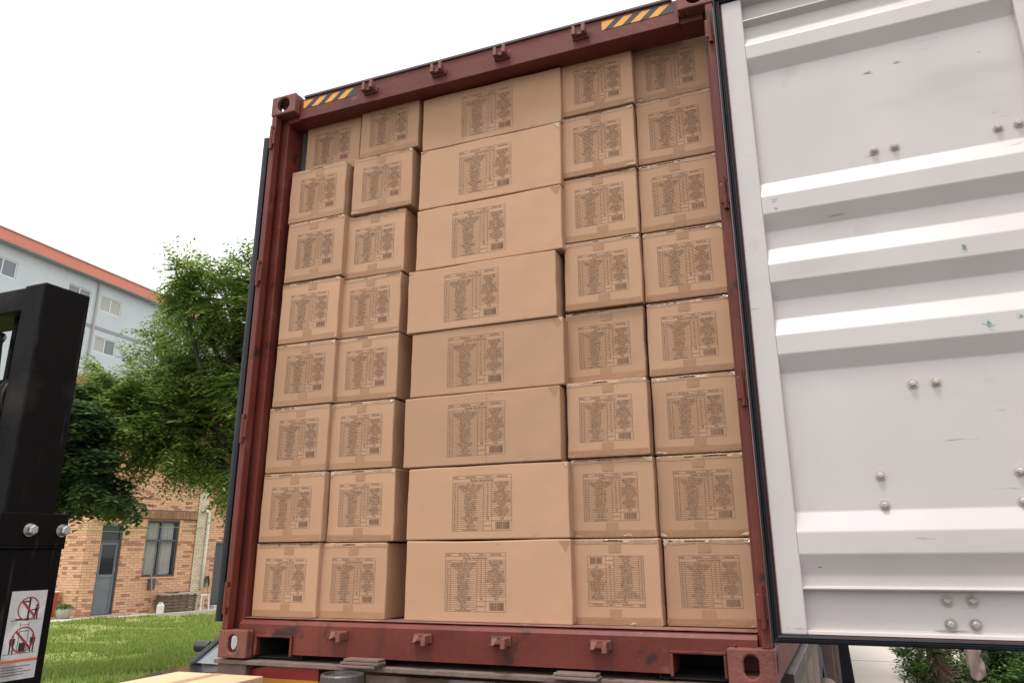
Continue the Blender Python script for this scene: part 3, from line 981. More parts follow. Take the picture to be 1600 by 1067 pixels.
def wheel(x, y, side):
    mb = MB()
    n = 40
    rings = []
    for dx, r in ((0, 0.30), (-0.01, 0.36), (0.0, 0.44), (0.03, 0.485), (0.05, 0.495), (0.22, 0.495), (0.245, 0.48), (0.27, 0.43), (0.27, 0.30)):
        rings.append([(x - side * dx, y + r * math.cos(2 * math.pi * i / n), GZ + 0.502 + r * math.sin(2 * math.pi * i / n)) for i in range(n)])
    mb.loft(rings, cap=False)
    tyre = mb.build("tyre", TYRE, tr, smooth=True)
    mb = MB()
    for i in range(n):
        a0, a1 = 2 * math.pi * i / n, 2 * math.pi * (i + 0.62) / n
        for d0, d1 in ((0.035, 0.10), (0.11, 0.16), (0.17, 0.235)):
            q = []
            for rr in (0.49, 0.508):
                for a, dd in ((a0, d0), (a1, d0), (a1, d1), (a0, d1)):
                    q.append((x - side * dd, y + rr * math.cos(a), GZ + 0.502 + rr * math.sin(a)))
            mb.hexa(q)
    mb.build("tread", TYRE, tyre)
    mb = MB()
    rings = []
    for dx, r in ((0.02, 0.30), (0.03, 0.27), (0.12, 0.25), (0.12, 0.12), (0.06, 0.11), (0.06, 0.0)):
        rings.append([(x - side * dx, y + r * math.cos(2 * math.pi * i / 24), GZ + 0.502 + r * math.sin(2 * math.pi * i / 24)) for i in range(24)])
    mb.loft(rings)
    mb.build("rim", DUSTY, tr, smooth=True)
for y in (2.35, 3.65, 4.95):
    wheel(2.415, y, 1)
    wheel(0.03, y, -1)
for y in (0.0,):
    pass
for y in (4.45, 5.6, 6.1):                                 # stakes and mud flaps behind the wheels
    mb = MB(); mb.box(2.40, 2.475, y - 0.03, y + 0.03, -1.0, -0.122); mb.build("side_stake", mat("brown_stake", (0.10, 0.065, 0.055), (0.16, 0.11, 0.09), 6, 0.7, 0.3, 30), tr, bevel=0.004)
mb = MB()
mb.hexa([(2.42, 6.4, -1.02), (2.60, 6.4, -1.02), (2.60, 6.43, -1.02), (2.42, 6.43, -1.02), (2.42, 6.4, -0.12), (2.545, 6.4, -0.12), (2.545, 6.43, -0.12), (2.42, 6.43, -0.12)])
mb.build("mud_flap", RUBBER, tr, bevel=0.004)
for x in (0.5, 1.9):                                       # landing legs
    mb = MB(); mb.box(x, x + 0.12, 9.6, 9.72, GZ + 0.03, -0.176); mb.box(x - 0.08, x + 0.2, 9.55, 9.77, GZ + 0.006, GZ + 0.03); mb.build("landing_leg", DARKST, tr)

# ------------------------------------------------------------------ lift truck mast at the left
lt = thing("pallet_stacker", "black steel lift mast at the left edge with a warning sticker", "forklift")
XM = 0.75
def cyl_h(mb, p0, p1, r, n=6):
    mb.tube([p0, p1], r, n)
mb = MB(); mb.box(XM - 0.085, XM, -1.608, -1.468, 0.50, 1.172); mb.build("inner_mast_rail", BLACKP, lt, bevel=0.0055, seg=2)
mb = MB(); mb.box(XM - 0.10, XM + 0.008, -1.622, -1.430, 0.470, 0.556); mb.build("mast_clamp", BLACKP, lt, bevel=0.004)
mb = MB(); mb.box(XM - 0.095, XM + 0.002, -1.62, -1.432, GZ + 0.12, 0.469); mb.build("outer_mast_rail", BLACKP, lt, bevel=0.004)
mb = MB(); mb.tube([(XM + 0.004, -1.62, 0.4685), (XM + 0.0045, -1.55, 0.4675), (XM + 0.004, -1.432, 0.4685)], 0.0045, 6); mb.build("weld_bead", BLACKP, lt, smooth=True)
for yb in (-1.540, -1.448):
    mb = MB()
    mb.tube([(XM + 0.0085, yb, 0.512), (XM + 0.0105, yb, 0.512)], 0.0165, 18)
    mb.tube([(XM + 0.011, yb, 0.512), (XM + 0.026, yb, 0.512), (XM + 0.029, yb, 0.512)], [0.0135, 0.0135, 0.0095], 6)
    mb.build("mast_bolt", mat("zinc_bolt", (0.42, 0.41, 0.39), (0.55, 0.53, 0.5), 60, 0.35, metal=0.7), lt)
XL = XM - 0.62
mb = MB(); mb.box(XL - 0.085, XL, -1.608, -1.468, 0.50, 1.165); mb.build("inner_mast_rail", BLACKP, lt, bevel=0.010, seg=3)
mb = MB(); mb.box(XL - 0.097, XL + 0.002, -1.62, -1.432, GZ + 0.12, 0.499); mb.build("outer_mast_rail", BLACKP, lt, bevel=0.004)
mb = MB(); mb.box(XL + 0.001, XM - 0.086, -1.602, -1.473, 1.100, 1.170); mb.build("cross_bar", BLACKP, lt, bevel=0.005, seg=2)
mb = MB(); mb.tube([(XM - 0.13, -1.60, 0.30), (XM - 0.14, -1.615, 0.62), (XM - 0.12, -1.62, 0.86), (XM - 0.17, -1.60, 1.02), (XM - 0.22, -1.56, 1.05)], 0.014, 10); mb.build("hydraulic_hose", RUBBER, lt, smooth=True)
mb = MB()
mb.tube([(XM - 0.18, -1.535, GZ + 0.14), (XM - 0.18, -1.535, 0.92)], 0.03, 16); mb.tube([(XM - 0.18, -1.535, 0.92), (XM - 0.18, -1.535, 1.104)], 0.02, 16)
mb.build("lift_cylinder", BLACKP, lt, smooth=False)
mb = MB()                                                   # chain pulley behind the post
n = 28
rings = [[(XM - 0.10 - dx, -1.535 + r * math.cos(2 * math.pi * i / n), 0.86 + r * math.sin(2 * math.pi * i / n)) for i in range(n)] for dx, r in ((0, 0.025), (0, 0.068), (0.008, 0.07), (0.012, 0.06), (0.022, 0.06), (0.026, 0.07), (0.034, 0.068), (0.034, 0.025))]
mb.loft(rings); mb.build("chain_pulley", mat("dark_pulley_steel", (0.03, 0.028, 0.028), (0.06, 0.055, 0.05), 20, 0.5, metal=0.3), lt)
mb = MB(); mb.box(XL - 0.10, XM + 0.02, -2.25, -1.63, GZ + 0.12, -0.35); mb.build("power_unit", BLACKP, lt, bevel=0.03, seg=3)
for x in (XL - 0.05, XM - 0.05):
    mb = MB(); mb.box(x - 0.06, x + 0.06, -2.2, -0.1, GZ + 0.08, GZ + 0.119); mb.build("base_leg", BLACKP, lt, bevel=0.01)
    for y in (-2.1, -0.2):
        mb = MB(); mb.tube([(x - 0.04, y, GZ + 0.045), (x + 0.04, y, GZ + 0.045)], 0.04, 16); mb.build("wheel", RUBBER, lt)
mb = MB(); mb.box(XL - 0.2, XM - 0.1, -1.43, -1.37, -0.62, -0.30); mb.build("fork_carriage", BLACKP, lt, bevel=0.006)
for x in (0.02, 0.36):
    mb = MB(); mb.loft([[(x - 0.05, y, -0.555 + 0.0), (x + 0.05, y, -0.555), (x + 0.05, y, z1), (x - 0.05, y, z1)] for y, z1 in ((-1.369, -0.51), (-0.3, -0.515), (-0.05, -0.535))]); mb.build("fork", BLACKP, lt)
# warning sticker
STK = mat("worn_white_sticker", (0.50, 0.475, 0.475), (0.60, 0.575, 0.57), 14, 0.45, spots=[((0.32, 0.29, 0.29), 9, 0.54, 0.1), ((0.66, 0.63, 0.62), 11, 0.60, 0.03), ((0.22, 0.19, 0.18), 30, 0.70, 0.05)])
SRED = mat("sticker_red", (0.33, 0.035, 0.03), None, 5, 0.5)
SORG = mat("sticker_orange", (0.55, 0.13, 0.03), None, 5, 0.5)
SX = XM + 0.0033
sy0, sy1, sz0, sz1 = -1.552, -1.456, 0.152, 0.362
mb = MB(); mb.box(XM + 0.0022, SX, sy0, sy1, sz0, sz1)
stick = mb.build("warning_sticker", STK, lt)
def S(a, c, lift=0.0005):                                   # sticker coordinates 0..1
    return (SX + lift, sy0 + (sy1 - sy0) * a, sz1 - (sz1 - sz0) * c)
asp = (sz1 - sz0) / (sy1 - sy0)
def ring_sign(ca, cc, r):
    mb = MB()
    n = 40
    for i in range(n):
        q = []
        for rr, t_ in ((r, i), (r, i + 1), (r * 0.90, i + 1), (r * 0.90, i)):
            th = 2 * math.pi * t_ / n
            q.append(S(ca + rr * math.cos(th), cc + rr * math.sin(th) / asp, 0.0009))
        mb.quad(*q)
    d = r * 0.92 * 0.7071
    e = 0.02
    mb.quad(S(ca - d - e, cc + (-d + e) / asp, 0.0009), S(ca - d + e, cc + (-d - e) / asp, 0.0009), S(ca + d + e, cc + (d - e) / asp, 0.0009), S(ca + d - e, cc + (d + e) / asp, 0.0009))
    return mb
mb = MB()
ring_parts = [ring_sign(0.52, 0.205, 0.30), ring_sign(0.50, 0.555, 0.32)]
for i, rp_ in enumerate(ring_parts):
    rp_.build("prohibition_ring", SRED, stick)
mb = MB()
def blk(a0, c0, a1, c1):
    mb.quad(S(a0, c0), S(a1, c0), S(a1, c1), S(a0, c1))
def disc(ca, cc, r):
    k = len(mb.v); n = 12
    mb.v += [S(ca + r * math.cos(2 * math.pi * i / n), cc + r * math.sin(2 * math.pi * i / n) / asp) for i in range(n)]
    mb.f.append(tuple(range(k, k + n))); mb.m.append(0)
# upper pictogram: mast with forks raised, a man beside it
blk(0.51, 0.075, 0.565, 0.33); blk(0.33, 0.115, 0.51, 0.13); blk(0.20, 0.315, 0.60, 0.33); blk(0.05, 0.332, 0.93, 0.337)
disc(0.76, 0.175, 0.035); blk(0.71, 0.195, 0.80, 0.262); blk(0.62, 0.215, 0.71, 0.228); blk(0.705, 0.262, 0.745, 0.33); blk(0.77, 0.262, 0.81, 0.33)
# lower pictogram: truck front with two men beside it
blk(0.02, 0.705, 0.90, 0.710); blk(0.415, 0.59, 0.60, 0.70); blk(0.37, 0.46, 0.385, 0.70); blk(0.62, 0.46, 0.635, 0.70); blk(0.37, 0.455, 0.635, 0.462)
blk(0.36, 0.36, 0.372, 0.41); blk(0.60, 0.36, 0.612, 0.41); blk(0.36, 0.385, 0.612, 0.39)
for ca in (0.22, 0.78):
    disc(ca, 0.515, 0.035); blk(ca - 0.075, 0.535, ca + 0.075, 0.60); blk(ca - 0.06, 0.60, ca - 0.02, 0.70); blk(ca + 0.02, 0.60, ca + 0.06, 0.70)
for c0, l in ((0.845, 0.80), (0.875, 0.62), (0.905, 0.86), (0.935, 0.66)):
    a = 0.06
    while a < l:
        ww = R.uniform(0.012, 0.026)
        mb.quad(S(a, c0), S(a + ww, c0), S(a + ww, c0 + 0.011), S(a, c0 + 0.011)); a += ww + 0.012
mb.build("pictograms", BLK, stick)
mb = MB(); mb.quad(S(0, 0.775), S(1, 0.775), S(1, 0.805), S(0, 0.805)); mb.build("orange_stripe", SORG, stick)
# pallet and the carton carried on the forks
pal = thing("wooden_pallet", "wooden pallet on the lift forks below the loose carton", "pallet")
PALW = mat("pallet_wood", (0.34, 0.22, 0.12), (0.42, 0.28, 0.16), 5, 0.8, 0.3, 30, stretch=(8, 1, 8))
for i in range(5):
    mb = MB(); mb.box(-0.22 + i * 0.18, -0.08 + i * 0.18, -0.95, -0.02, -0.40, -0.380); mb.build("deck_board", PALW, pal)
for y in (-0.93, -0.53, -0.12):
    mb = MB(); mb.box(-0.22, 0.64, y, y + 0.09, -0.509, -0.401); mb.build("bearer", PALW, pal)
CARDP = mat("pale_cardboard", (0.62, 0.44, 0.27), (0.66, 0.48, 0.30), 3, 0.7, 0.1, 40, spec=0.3)
mb = MB()
cx0, cx1, cy0, cy1 = -0.12, 0.345, -0.82, -0.075
mb.box(0, cx1 - cx0, 0, cy1 - cy0, 0, 0.325)
o = mb.build("cardboard_box", CARDP, None, bevel=0.003)
o.location = (cx0, cy0, -0.3795); o.rotation_euler = (0, 0, rad(1.5))
tag(o, "pale loose carton at the bottom edge waiting behind the container", "carton", None)
mb = MB(); mb.box(0.205, 0.255, 0.0, cy1 - cy0 - 0.0, 0.3256, 0.3262); mb.build("tape", mat("pinkish_tape", (0.60, 0.36, 0.22), (0.56, 0.34, 0.2), 20, 0.3), o)

# ------------------------------------------------------------------ parked car beside the trailer
car = thing("parked_car", "dark parked car seen low between the lawn and the trailer", "car", (-1.02, -0.1, GZ - 0.045))
CARP = mat("dark_car_paint", (0.012, 0.013, 0.016), (0.02, 0.021, 0.025), 4, 0.18, spec=0.7)
CGL = glass("windscreen_glass", (0.16, 0.18, 0.19), 0.15)
def section(y, hw, zb, zt, r=0.055):
    return [(-hw, y, zb), (-hw - 0.03, y, zb + 0.22), (-hw, y, zt - r), (-hw + r * 1.1, y, zt - 0.02), (0, y, zt + 0.025), (hw - r * 1.1, y, zt - 0.02), (hw, y, zt - r), (hw + 0.03, y, zb + 0.22), (hw, y, zb)]
mb = MB()
mb.loft([section(0.35, 0.62, 0.32, 0.66), section(0.42, 0.74, 0.24, 0.75), section(0.75, 0.80, 0.22, 0.885), section(1.45, 0.83, 0.20, 0.94), section(1.95, 0.84, 0.20, 0.955), section(3.8, 0.83, 0.20, 0.96), section(4.45, 0.80, 0.22, 0.93), section(4.62, 0.70, 0.32, 0.80)])
mb.build("car_body", CARP, car, smooth=True)
# cabin: pillars and roof
def cab(y, hw, z):
    return [(-hw, y, z), (hw, y, z)]
roofp = [(-0.56, 2.75, 1.44), (0.56, 2.75, 1.44), (0.55, 3.75, 1.42), (-0.55, 3.75, 1.42)]
mb = MB()
mb.loft([[(x * 1.03, y, z - 0.02) for x, y, z in roofp], [(x, y, z + 0.01) for x, y, z in roofp], [(x * 0.9, 3.25 + (y - 3.25) * 0.9, z + 0.035) for x, y, z in roofp]])
mb.build("car_roof", CARP, car, smooth=False, bevel=0.02)
for s in (-1, 1):
    mb = MB(); mb.tube([(s * 0.755, 1.80, 0.93), (s * 0.70, 2.15, 1.17), (s * 0.575, 2.76, 1.43)], [0.035, 0.032, 0.03], 8); mb.build("pillar", CARP, car, smooth=True)
    mb = MB(); mb.tube([(s * 0.575, 3.74, 1.41), (s * 0.72, 4.40, 0.94)], [0.035, 0.05], 8); mb.build("pillar", CARP, car, smooth=True)
    mb = MB(); mb.tube([(s * 0.585, 3.0, 1.42), (s * 0.765, 3.05, 0.95)], 0.03, 8); mb.build("pillar", CARP, car, smooth=True)
    mb = MB(); mb.quad((s * 0.755, 1.86, 0.94), (s * 0.76, 4.36, 0.95), (s * 0.575, 3.74, 1.40), (s * 0.575, 2.76, 1.41)); mb.build("side_window", CGL, car)
    mb = MB()
    mb.loft([[(s * (0.80 + a), 2.0 + dy, 0.985 + dz) for dy, dz in ((-0.02, -0.0), (0.04, 0.0), (0.05, 0.07), (-0.01, 0.09), (-0.04, 0.05))] for a in (0.0, 0.09, 0.14)])
    mb.build("wing_mirror", CARP, car, bevel=0.015)
    mb = MB()
    q = [(s * 0.52, 0.43, 0.60), (s * 0.72, 0.50, 0.62), (s * 0.77, 0.80, 0.735), (s * 0.60, 0.62, 0.71)]
    mb.loft([q, [(x * 1.01, y - 0.012, z + 0.012) for x, y, z in q]]); mb.build("headlight", mat("headlight_lens", (0.6, 0.6, 0.6), None, 5, 0.1), car)
    for y in (1.05, 3.75):
        mb = MB()
        rings = [[(s * (0.855 - dx), y + r * math.cos(2 * math.pi * i / 24), 0.315 + r * math.sin(2 * math.pi * i / 24)) for i in range(24)] for dx, r in ((0.0, 0.20), (0.0, 0.29), (0.03, 0.315), (0.17, 0.315), (0.2, 0.28))]
        mb.loft(rings); wo_ = mb.build("tyre", TYRE, car, smooth=True)
        mb = MB()
        rings = [[(s * (0.858 - dx), y + r * math.cos(2 * math.pi * i / 20), 0.315 + r * math.sin(2 * math.pi * i / 20)) for i in range(20)] for dx, r in ((0.0, 0.195), (0.02, 0.15), (0.03, 0.05), (0.0, 0.04), (0.0, 0.0))]
        mb.loft(rings); mb.build("rim", STEEL, wo_, smooth=True)
mb = MB()
ws = [[(-0.735, 1.80, 0.945), (0.735, 1.80, 0.945)], [(-0.68, 2.17, 1.18), (0.68, 2.17, 1.18)], [(-0.56, 2.75, 1.425), (0.56, 2.75, 1.425)]]
rings = []
for (a, c) in ws:
    rings.append([(a[0] + (c[0] - a[0]) * i / 8, a[1] - 0.10 * math.sin(math.pi * i / 8), a[2] + 0.01 * math.sin(math.pi * i / 8)) for i in range(9)])
mb.loft(rings, cap=False, closed=False); mb.build("windscreen", CGL, car, smooth=True)
mb = MB(); mb.quad((-0.70, 4.40, 0.95), (0.70, 4.40, 0.95), (0.55, 3.76, 1.40), (-0.55, 3.76, 1.40)); mb.build("rear_window", CGL, car)
mb = MB()
for s in (-0.3, 0.25):
    mb.tube([(s, 1.68, 0.955), (s + 0.45, 1.80, 0.975)], 0.008, 6)
mb.build("wiper", BLK, car)

# ------------------------------------------------------------------ brick house beyond the lawn
HR = rad(10)
house = thing("brick_house", "low house of tan and brown bricks with grey door beyond the lawn", "house", (-16.07, 13.1, 0), 0)
# local axes: x along the facade (away from the camera), -y out of the facade towards the yard, z up
hm = Matrix(((math.sin(HR), -math.cos(HR), 0, -16.07), (math.cos(HR), math.sin(HR), 0, 13.1), (0, 0, 1, 0), (0, 0, 0, 1)))
house.matrix_world = hm
MORT = mat("brown_mortar", (0.33, 0.215, 0.145), (0.28, 0.18, 0.12), 6, 0.9, 0.3, 60)
BR_L = mat("tan_brick", (0.71, 0.415, 0.265), (0.64, 0.365, 0.225), 9, 0.8, 0.25, 90, island=0.10)
BR_D = mat("brown_brick", (0.36, 0.17, 0.11), (0.44, 0.22, 0.145), 9, 0.8, 0.25, 90, island=0.12)
BR_LO = mat("tan_brick_single", (0.71, 0.415, 0.265), (0.64, 0.365, 0.225), 9, 0.8, 0.25, 90, objrnd=0.10)
BR_DO = mat("brown_brick_single", (0.36, 0.17, 0.11), (0.44, 0.22, 0.145), 9, 0.8, 0.25, 90, objrnd=0.12)
BR_C = mat("cream_brick", (0.66, 0.56, 0.42), (0.58, 0.49, 0.37), 9, 0.8, 0.2, 90, island=0.12)
DGREY = mat("dark_grey_frame", (0.055, 0.06, 0.07), (0.07, 0.075, 0.085), 12, 0.45)
DOORG = mat("grey_blue_door", (0.13, 0.145, 0.165), (0.16, 0.175, 0.195), 6, 0.5)
WGL = glass("house_glass", (0.03, 0.035, 0.04), 0.82)
DGL = glass("door_glass", (0.02, 0.024, 0.03), 0.12)
CURT = mat("white_curtain", (0.80, 0.78, 0.74), (0.7, 0.68, 0.64), 8, 0.9)
ROOFR = mat("orange_red_roof", (0.40, 0.125, 0.085), (0.33, 0.105, 0.075), 5, 0.7)
S0, S1, HT, DEP = -0.74, 9.0, 3.45, 7.0
door_r, win_r, d2_r = (-0.36, 0.24, -1.09, 1.24), (0.93, 1.96, -0.17, 1.39), (3.27, 4.1, -1.02, 0.77)
mb = MB()                                                   # backing walls with openings left free
def wallseg(a, c, z0, z1):
    mb.box(a, c, 0.012, 0.22, z0, z1)
zs0 = GZ
for a, c, z0, z1 in ((S0 + 0.012, door_r[0], zs0, HT), (door_r[0], door_r[1], door_r[3], HT), (door_r[1], win_r[0], zs0, HT), (win_r[0], win_r[1], zs0, win_r[2]), (win_r[0], win_r[1], win_r[3], HT),
                    (win_r[1], d2_r[0], zs0, HT), (d2_r[0], d2_r[1], d2_r[3], HT), (d2_r[1], S1, zs0, HT)):
    wallseg(a, c, z0, z1)
mb.box(S0 + 0.012, S0 + 0.22, 0.221, DEP, zs0, HT)
mb.box(S0 + 0.221, S1, DEP - 0.2, DEP, zs0, HT)
mb.box(S1 - 0.2, S1, 0.221, DEP - 0.201, zs0, HT)
mb.build("wall", MORT, house)
BL, BH, JT = 0.225, 0.058, 0.009
def brick_mesh(L_, m):
    q = MB(); q.hexa([(0, 0, 0), (L_, 0, 0), (L_, 0.022, 0), (0, 0.022, 0), (0, 0, BH), (L_, 0, BH), (L_, 0.022, BH), (0, 0.022, BH)])
    return q.build("brick", m, mesh_only=True)
BM = {(n_, d_): brick_mesh(l_, BR_DO if d_ else BR_LO) for n_, l_ in (('f', BL), ('h', BL * 0.5 - JT / 2)) for d_ in (0, 1)}
rest = MB()
cand = []
def clip_ok(x0, x1, z0, z1, holes):
    return all(x1 <= h[0] + 0.002 or x0 >= h[1] - 0.002 or z1 <= h[2] + 0.002 or z0 >= h[3] - 0.002 for h in holes)
def trim(x0, x1, z0, z1, holes):
    for h in holes:
        if z1 > h[2] + 0.002 and z0 < h[3] - 0.002:
            if x0 < h[0] < x1 and h[0] - x0 > 0.012:
                x1 = h[0]
            elif x0 < h[1] < x1 and x1 - h[1] > 0.012:
                x0 = h[1]
    return x0, x1
rbk = random.Random(21)
holes = [door_r, win_r, d2_r, (2.50, 2.83, -1.3, 3.6), (0.66, 2.5, 1.445, 1.64)]
z = GZ + 0.01
row = 0
while z + BH < HT - 0.02:
    for face in (0, 1):
        x = S0 + (0.0 if row % 2 == 0 else -(BL + JT) / 2) if face == 0 else 0.024 + (0.0 if row % 2 else -(BL + JT) / 2)
        end = S1 if face == 0 else DEP
        lo = S0 if face == 0 else 0.024
        while x < end:
            x0, x1 = max(x, lo), x + BL
            if x1 - x0 > 0.03:
                if face == 0:
                    x0, x1 = trim(x0, x1, z, z + BH, holes)
                    ok = clip_ok(x0, x1, z, z + BH, holes)
                else:
                    ok = True
                if ok:
                    cand.append((face, x0, x1, z, rbk.random() < 0.20))
            x += BL + JT
    z += BH + JT
    row += 1
def wpos(face, x, z):
    return hm @ Vector((x, 0, z)) if face == 0 else hm @ Vector((S0, x, z))
def pix(p):
    d = p - CAM
    zz = d.dot(fwd)
    return 822.568 + F * d.dot(r2) / zz, 498.405 - F * d.dot(u2) / zz, zz
vis, hid = [], []
for cnd in cand:
    px, py, dd = pix(wpos(cnd[0], (cnd[1] + cnd[2]) / 2, cnd[3]))
    full = abs(cnd[2] - cnd[1] - BL) < 0.004
    seen = 110 < px < 345 and 815 < py < 962
    (vis if (seen and full) else hid).append((dd, cnd))
vis.sort(key=lambda t_: t_[0])
for dd, (face, x0, x1, z0, dk) in vis[:300]:
    o = link("brick", BM['f', int(dk)], house)
    off = rbk.uniform(-0.003, 0.002)
    if face == 0:
        o.location = (x0, -0.010 + off, z0)
    else:
        o.location = (S0 - 0.010 + off, x0 + BL, z0); o.rotation_euler = (0, 0, rad(-90))
for dd, (face, x0, x1, z0, dk) in vis[300:] + hid:
    off = rbk.uniform(-0.003, 0.002)
    if face == 0:
        rest.box(x0, x1, -0.010 + off, 0.0115, z0, z0 + BH, int(dk))
    else:
        rest.box(S0 - 0.010 + off, S0 + 0.0115, x0, x1, z0, z0 + BH, int(dk))
stuff(rest.build("brickwork", [BR_L, BR_D], house, recalc=False))
# cream pilaster of small bricks
mb = MB()
z = GZ + 0.01
row = 0
while z < HT - 0.06:
    for k in range(3):
        x0 = 2.51 + (k - (0.5 if row % 2 else 0)) * 0.155
        a, c = max(2.505, x0), min(2.825, x0 + 0.146)
        if c - a > 0.03:
            mb.box(a, c, -0.055 + rbk.uniform(-.002, .002), -0.012, z, z + 0.05)
    z += 0.058; row += 1
stuff(mb.build("pilaster_brickwork", BR_C, house, recalc=False))
mb = MB(); mb.box(2.51, 2.82, -0.045, 0.011, GZ, HT); mb.build("pilaster", MORT, house)
# soldier course of upright bricks over the window
mb = MB()
mb.box(0.68, 2.49, -0.055, 0.011, 1.450, 1.636)
mb.build("soldier_course", MORT, house)
mb = MB()
x = 0.675
while x < 2.46:
    mb.box(x, x + 0.046, -0.075 + rbk.uniform(-.004, .003), -0.056, 1.446, 1.642)
    x += 0.058
stuff(mb.build("upright_bricks", mat("brown_upright_brick", (0.34, 0.20, 0.115), (0.26, 0.14, 0.08), 9, 0.8, island=0.2), house, recalc=False))
# grey front door with glass, transom
dfr = bpy.data.objects.new("door", None); COL.objects.link(dfr); dfr.parent = house
mb = MB()
a, c, z0, z1 = door_r
mb.box(a, a + 0.05, 0.05, 0.13, z0, z1); mb.box(c - 0.05, c, 0.05, 0.13, z0, z1); mb.box(a + 0.0505, c - 0.0505, 0.05, 0.13, z1 - 0.05, z1); mb.box(a + 0.0505, c - 0.0505, 0.05, 0.13, 0.78, 0.84)
mb.build("frame", DGREY, dfr)
mb = MB(); mb.box(a + 0.051, a + 0.11, 0.065, 0.115, z0 + 0.01, 0.779); mb.box(c - 0.11, c - 0.051, 0.065, 0.115, z0 + 0.01, 0.779); mb.box(a + 0.111, c - 0.111, 0.065, 0.115, 0.71, 0.779); mb.box(a + 0.111, c - 0.111, 0.065, 0.115, -0.14, -0.06); mb.box(a + 0.111, c - 0.111, 0.065, 0.115, z0 + 0.01, z0 + 0.11)
mb.build("leaf", DOORG, dfr, bevel=0.004)
mb = MB(); mb.box(a + 0.111, c - 0.111, 0.085, 0.10, z0 + 0.111, -0.141); mb.build("lower_panel", DOORG, dfr)
mb = MB(); mb.box(a + 0.111, c - 0.111, 0.088, 0.094, -0.059, 0.709); mb.build("pane", DGL, dfr)
mb = MB(); mb.box(a + 0.051, c - 0.051, 0.088, 0.094, 0.841, z1 - 0.051); mb.build("pane", DGL, dfr)
mb = MB(); mb.box(c - 0.095, c - 0.075, 0.03, 0.064, -0.02, 0.10); mb.build("handle", STEEL, dfr, bevel=0.004)
mb = MB(); mb.box(a - 0.05, c + 0.3, -0.42, -0.02, GZ + 0.02, GZ + 0.115); mb.build("door_step", mat("grey_step", (0.30, 0.27, 0.24), (0.24, 0.21, 0.19), 5, 0.85, 0.3, 50), house, bevel=0.01)
# dark interior behind openings
mb = MB(); mb.box(S0 + 0.3, S1 - 0.3, 0.9, 0.95, GZ, HT - 0.05); mb.build("inner_wall", mat("dim_room_wall", (0.10, 0.095, 0.09), None, 3, 0.9), house)
# window
wfr = bpy.data.objects.new("window", None); COL.objects.link(wfr); wfr.parent = house
a, c, z0, z1 = win_r
mid = a + (c - a) * 0.47
mb = MB()
mb.box(a, a + 0.045, 0.04, 0.12, z0, z1); mb.box(c - 0.045, c, 0.04, 0.12, z0, z1); mb.box(a + 0.0455, c - 0.0455, 0.04, 0.12, z1 - 0.045, z1); mb.box(a + 0.0455, c - 0.0455, 0.04, 0.12, z0, z0 + 0.05)
mb.box(a + 0.0455, c - 0.0455, 0.045, 0.115, 0.80, 0.86); mb.box(mid - 0.028, mid + 0.028, 0.043, 0.117, z0 + 0.0505, 0.7995); mb.box(mid - 0.022, mid + 0.022, 0.043, 0.117, 0.8605, z1 - 0.0455)
mb.build("frame", DGREY, wfr)
for xa, xb in ((a + 0.046, mid - 0.029), (mid + 0.029, c - 0.046)):
    for za, zb_ in ((z0 + 0.051, 0.799), (0.861, z1 - 0.046)):
        mb = MB(); mb.box(xa, xb, 0.075, 0.080, za, zb_); mb.build("pane", WGL, wfr)
mb = MB(); mb.box(a - 0.04, c + 0.04, -0.05, 0.039, z0 - 0.035, z0 - 0.002); mb.build("sill", BR_LO, wfr)
mb = MB()
n = 90
mb.loft([[(a + 0.05 + (c - a - 0.1) * i / n, 0.17 + 0.022 * math.sin(i * 0.85) + 0.008 * math.sin(i * 0.31), z_) for i in range(n + 1)] for z_ in (z0 + 0.06, z1 - 0.06)], cap=False, closed=False)
mb.build("curtain", CURT, wfr, smooth=True)
# second door, dark
d2 = bpy.data.objects.new("door", None); COL.objects.link(d2); d2.parent = house
a, c, z0, z1 = d2_r
mb = MB(); mb.box(a, a + 0.05, 0.05, 0.13, z0, z1); mb.box(c - 0.05, c, 0.05, 0.13, z0, z1); mb.box(a + 0.051, c - 0.051, 0.05, 0.13, z1 - 0.05, z1); mb.build("frame", DGREY, d2)
mb = MB(); mb.box(a + 0.051, c - 0.051, 0.07, 0.11, z0 + 0.01, z1 - 0.051); mb.build("leaf", DGREY, d2)
mb = MB(); mb.box(a - 0.1, c + 0.1, -0.35, -0.02, GZ + 0.02, GZ + 0.17); mb.build("door_step", mat("white_step", (0.55, 0.5, 0.45), (0.45, 0.4, 0.36), 5, 0.85), house)
# white drainpipe, upper short pipe
PVC = mat("white_pvc", (0.72, 0.70, 0.66), (0.64, 0.61, 0.57), 8, 0.45)
mb = MB(); mb.tube([(2.60, -0.10, 1.70), (2.80, -0.10, 1.70), (2.86, -0.10, 1.64), (2.86, -0.10, 0.4), (2.85, -0.10, -0.55)], 0.045, 12); mb.build("drainpipe", PVC, house, smooth=True)
mb = MB(); mb.tube([(2.30, -0.05, 2.58), (2.22, -0.08, 2.55), (2.20, -0.08, 2.50), (2.19, -0.08, 2.07)], 0.035, 12); mb.build("drainpipe", PVC, house, smooth=True)
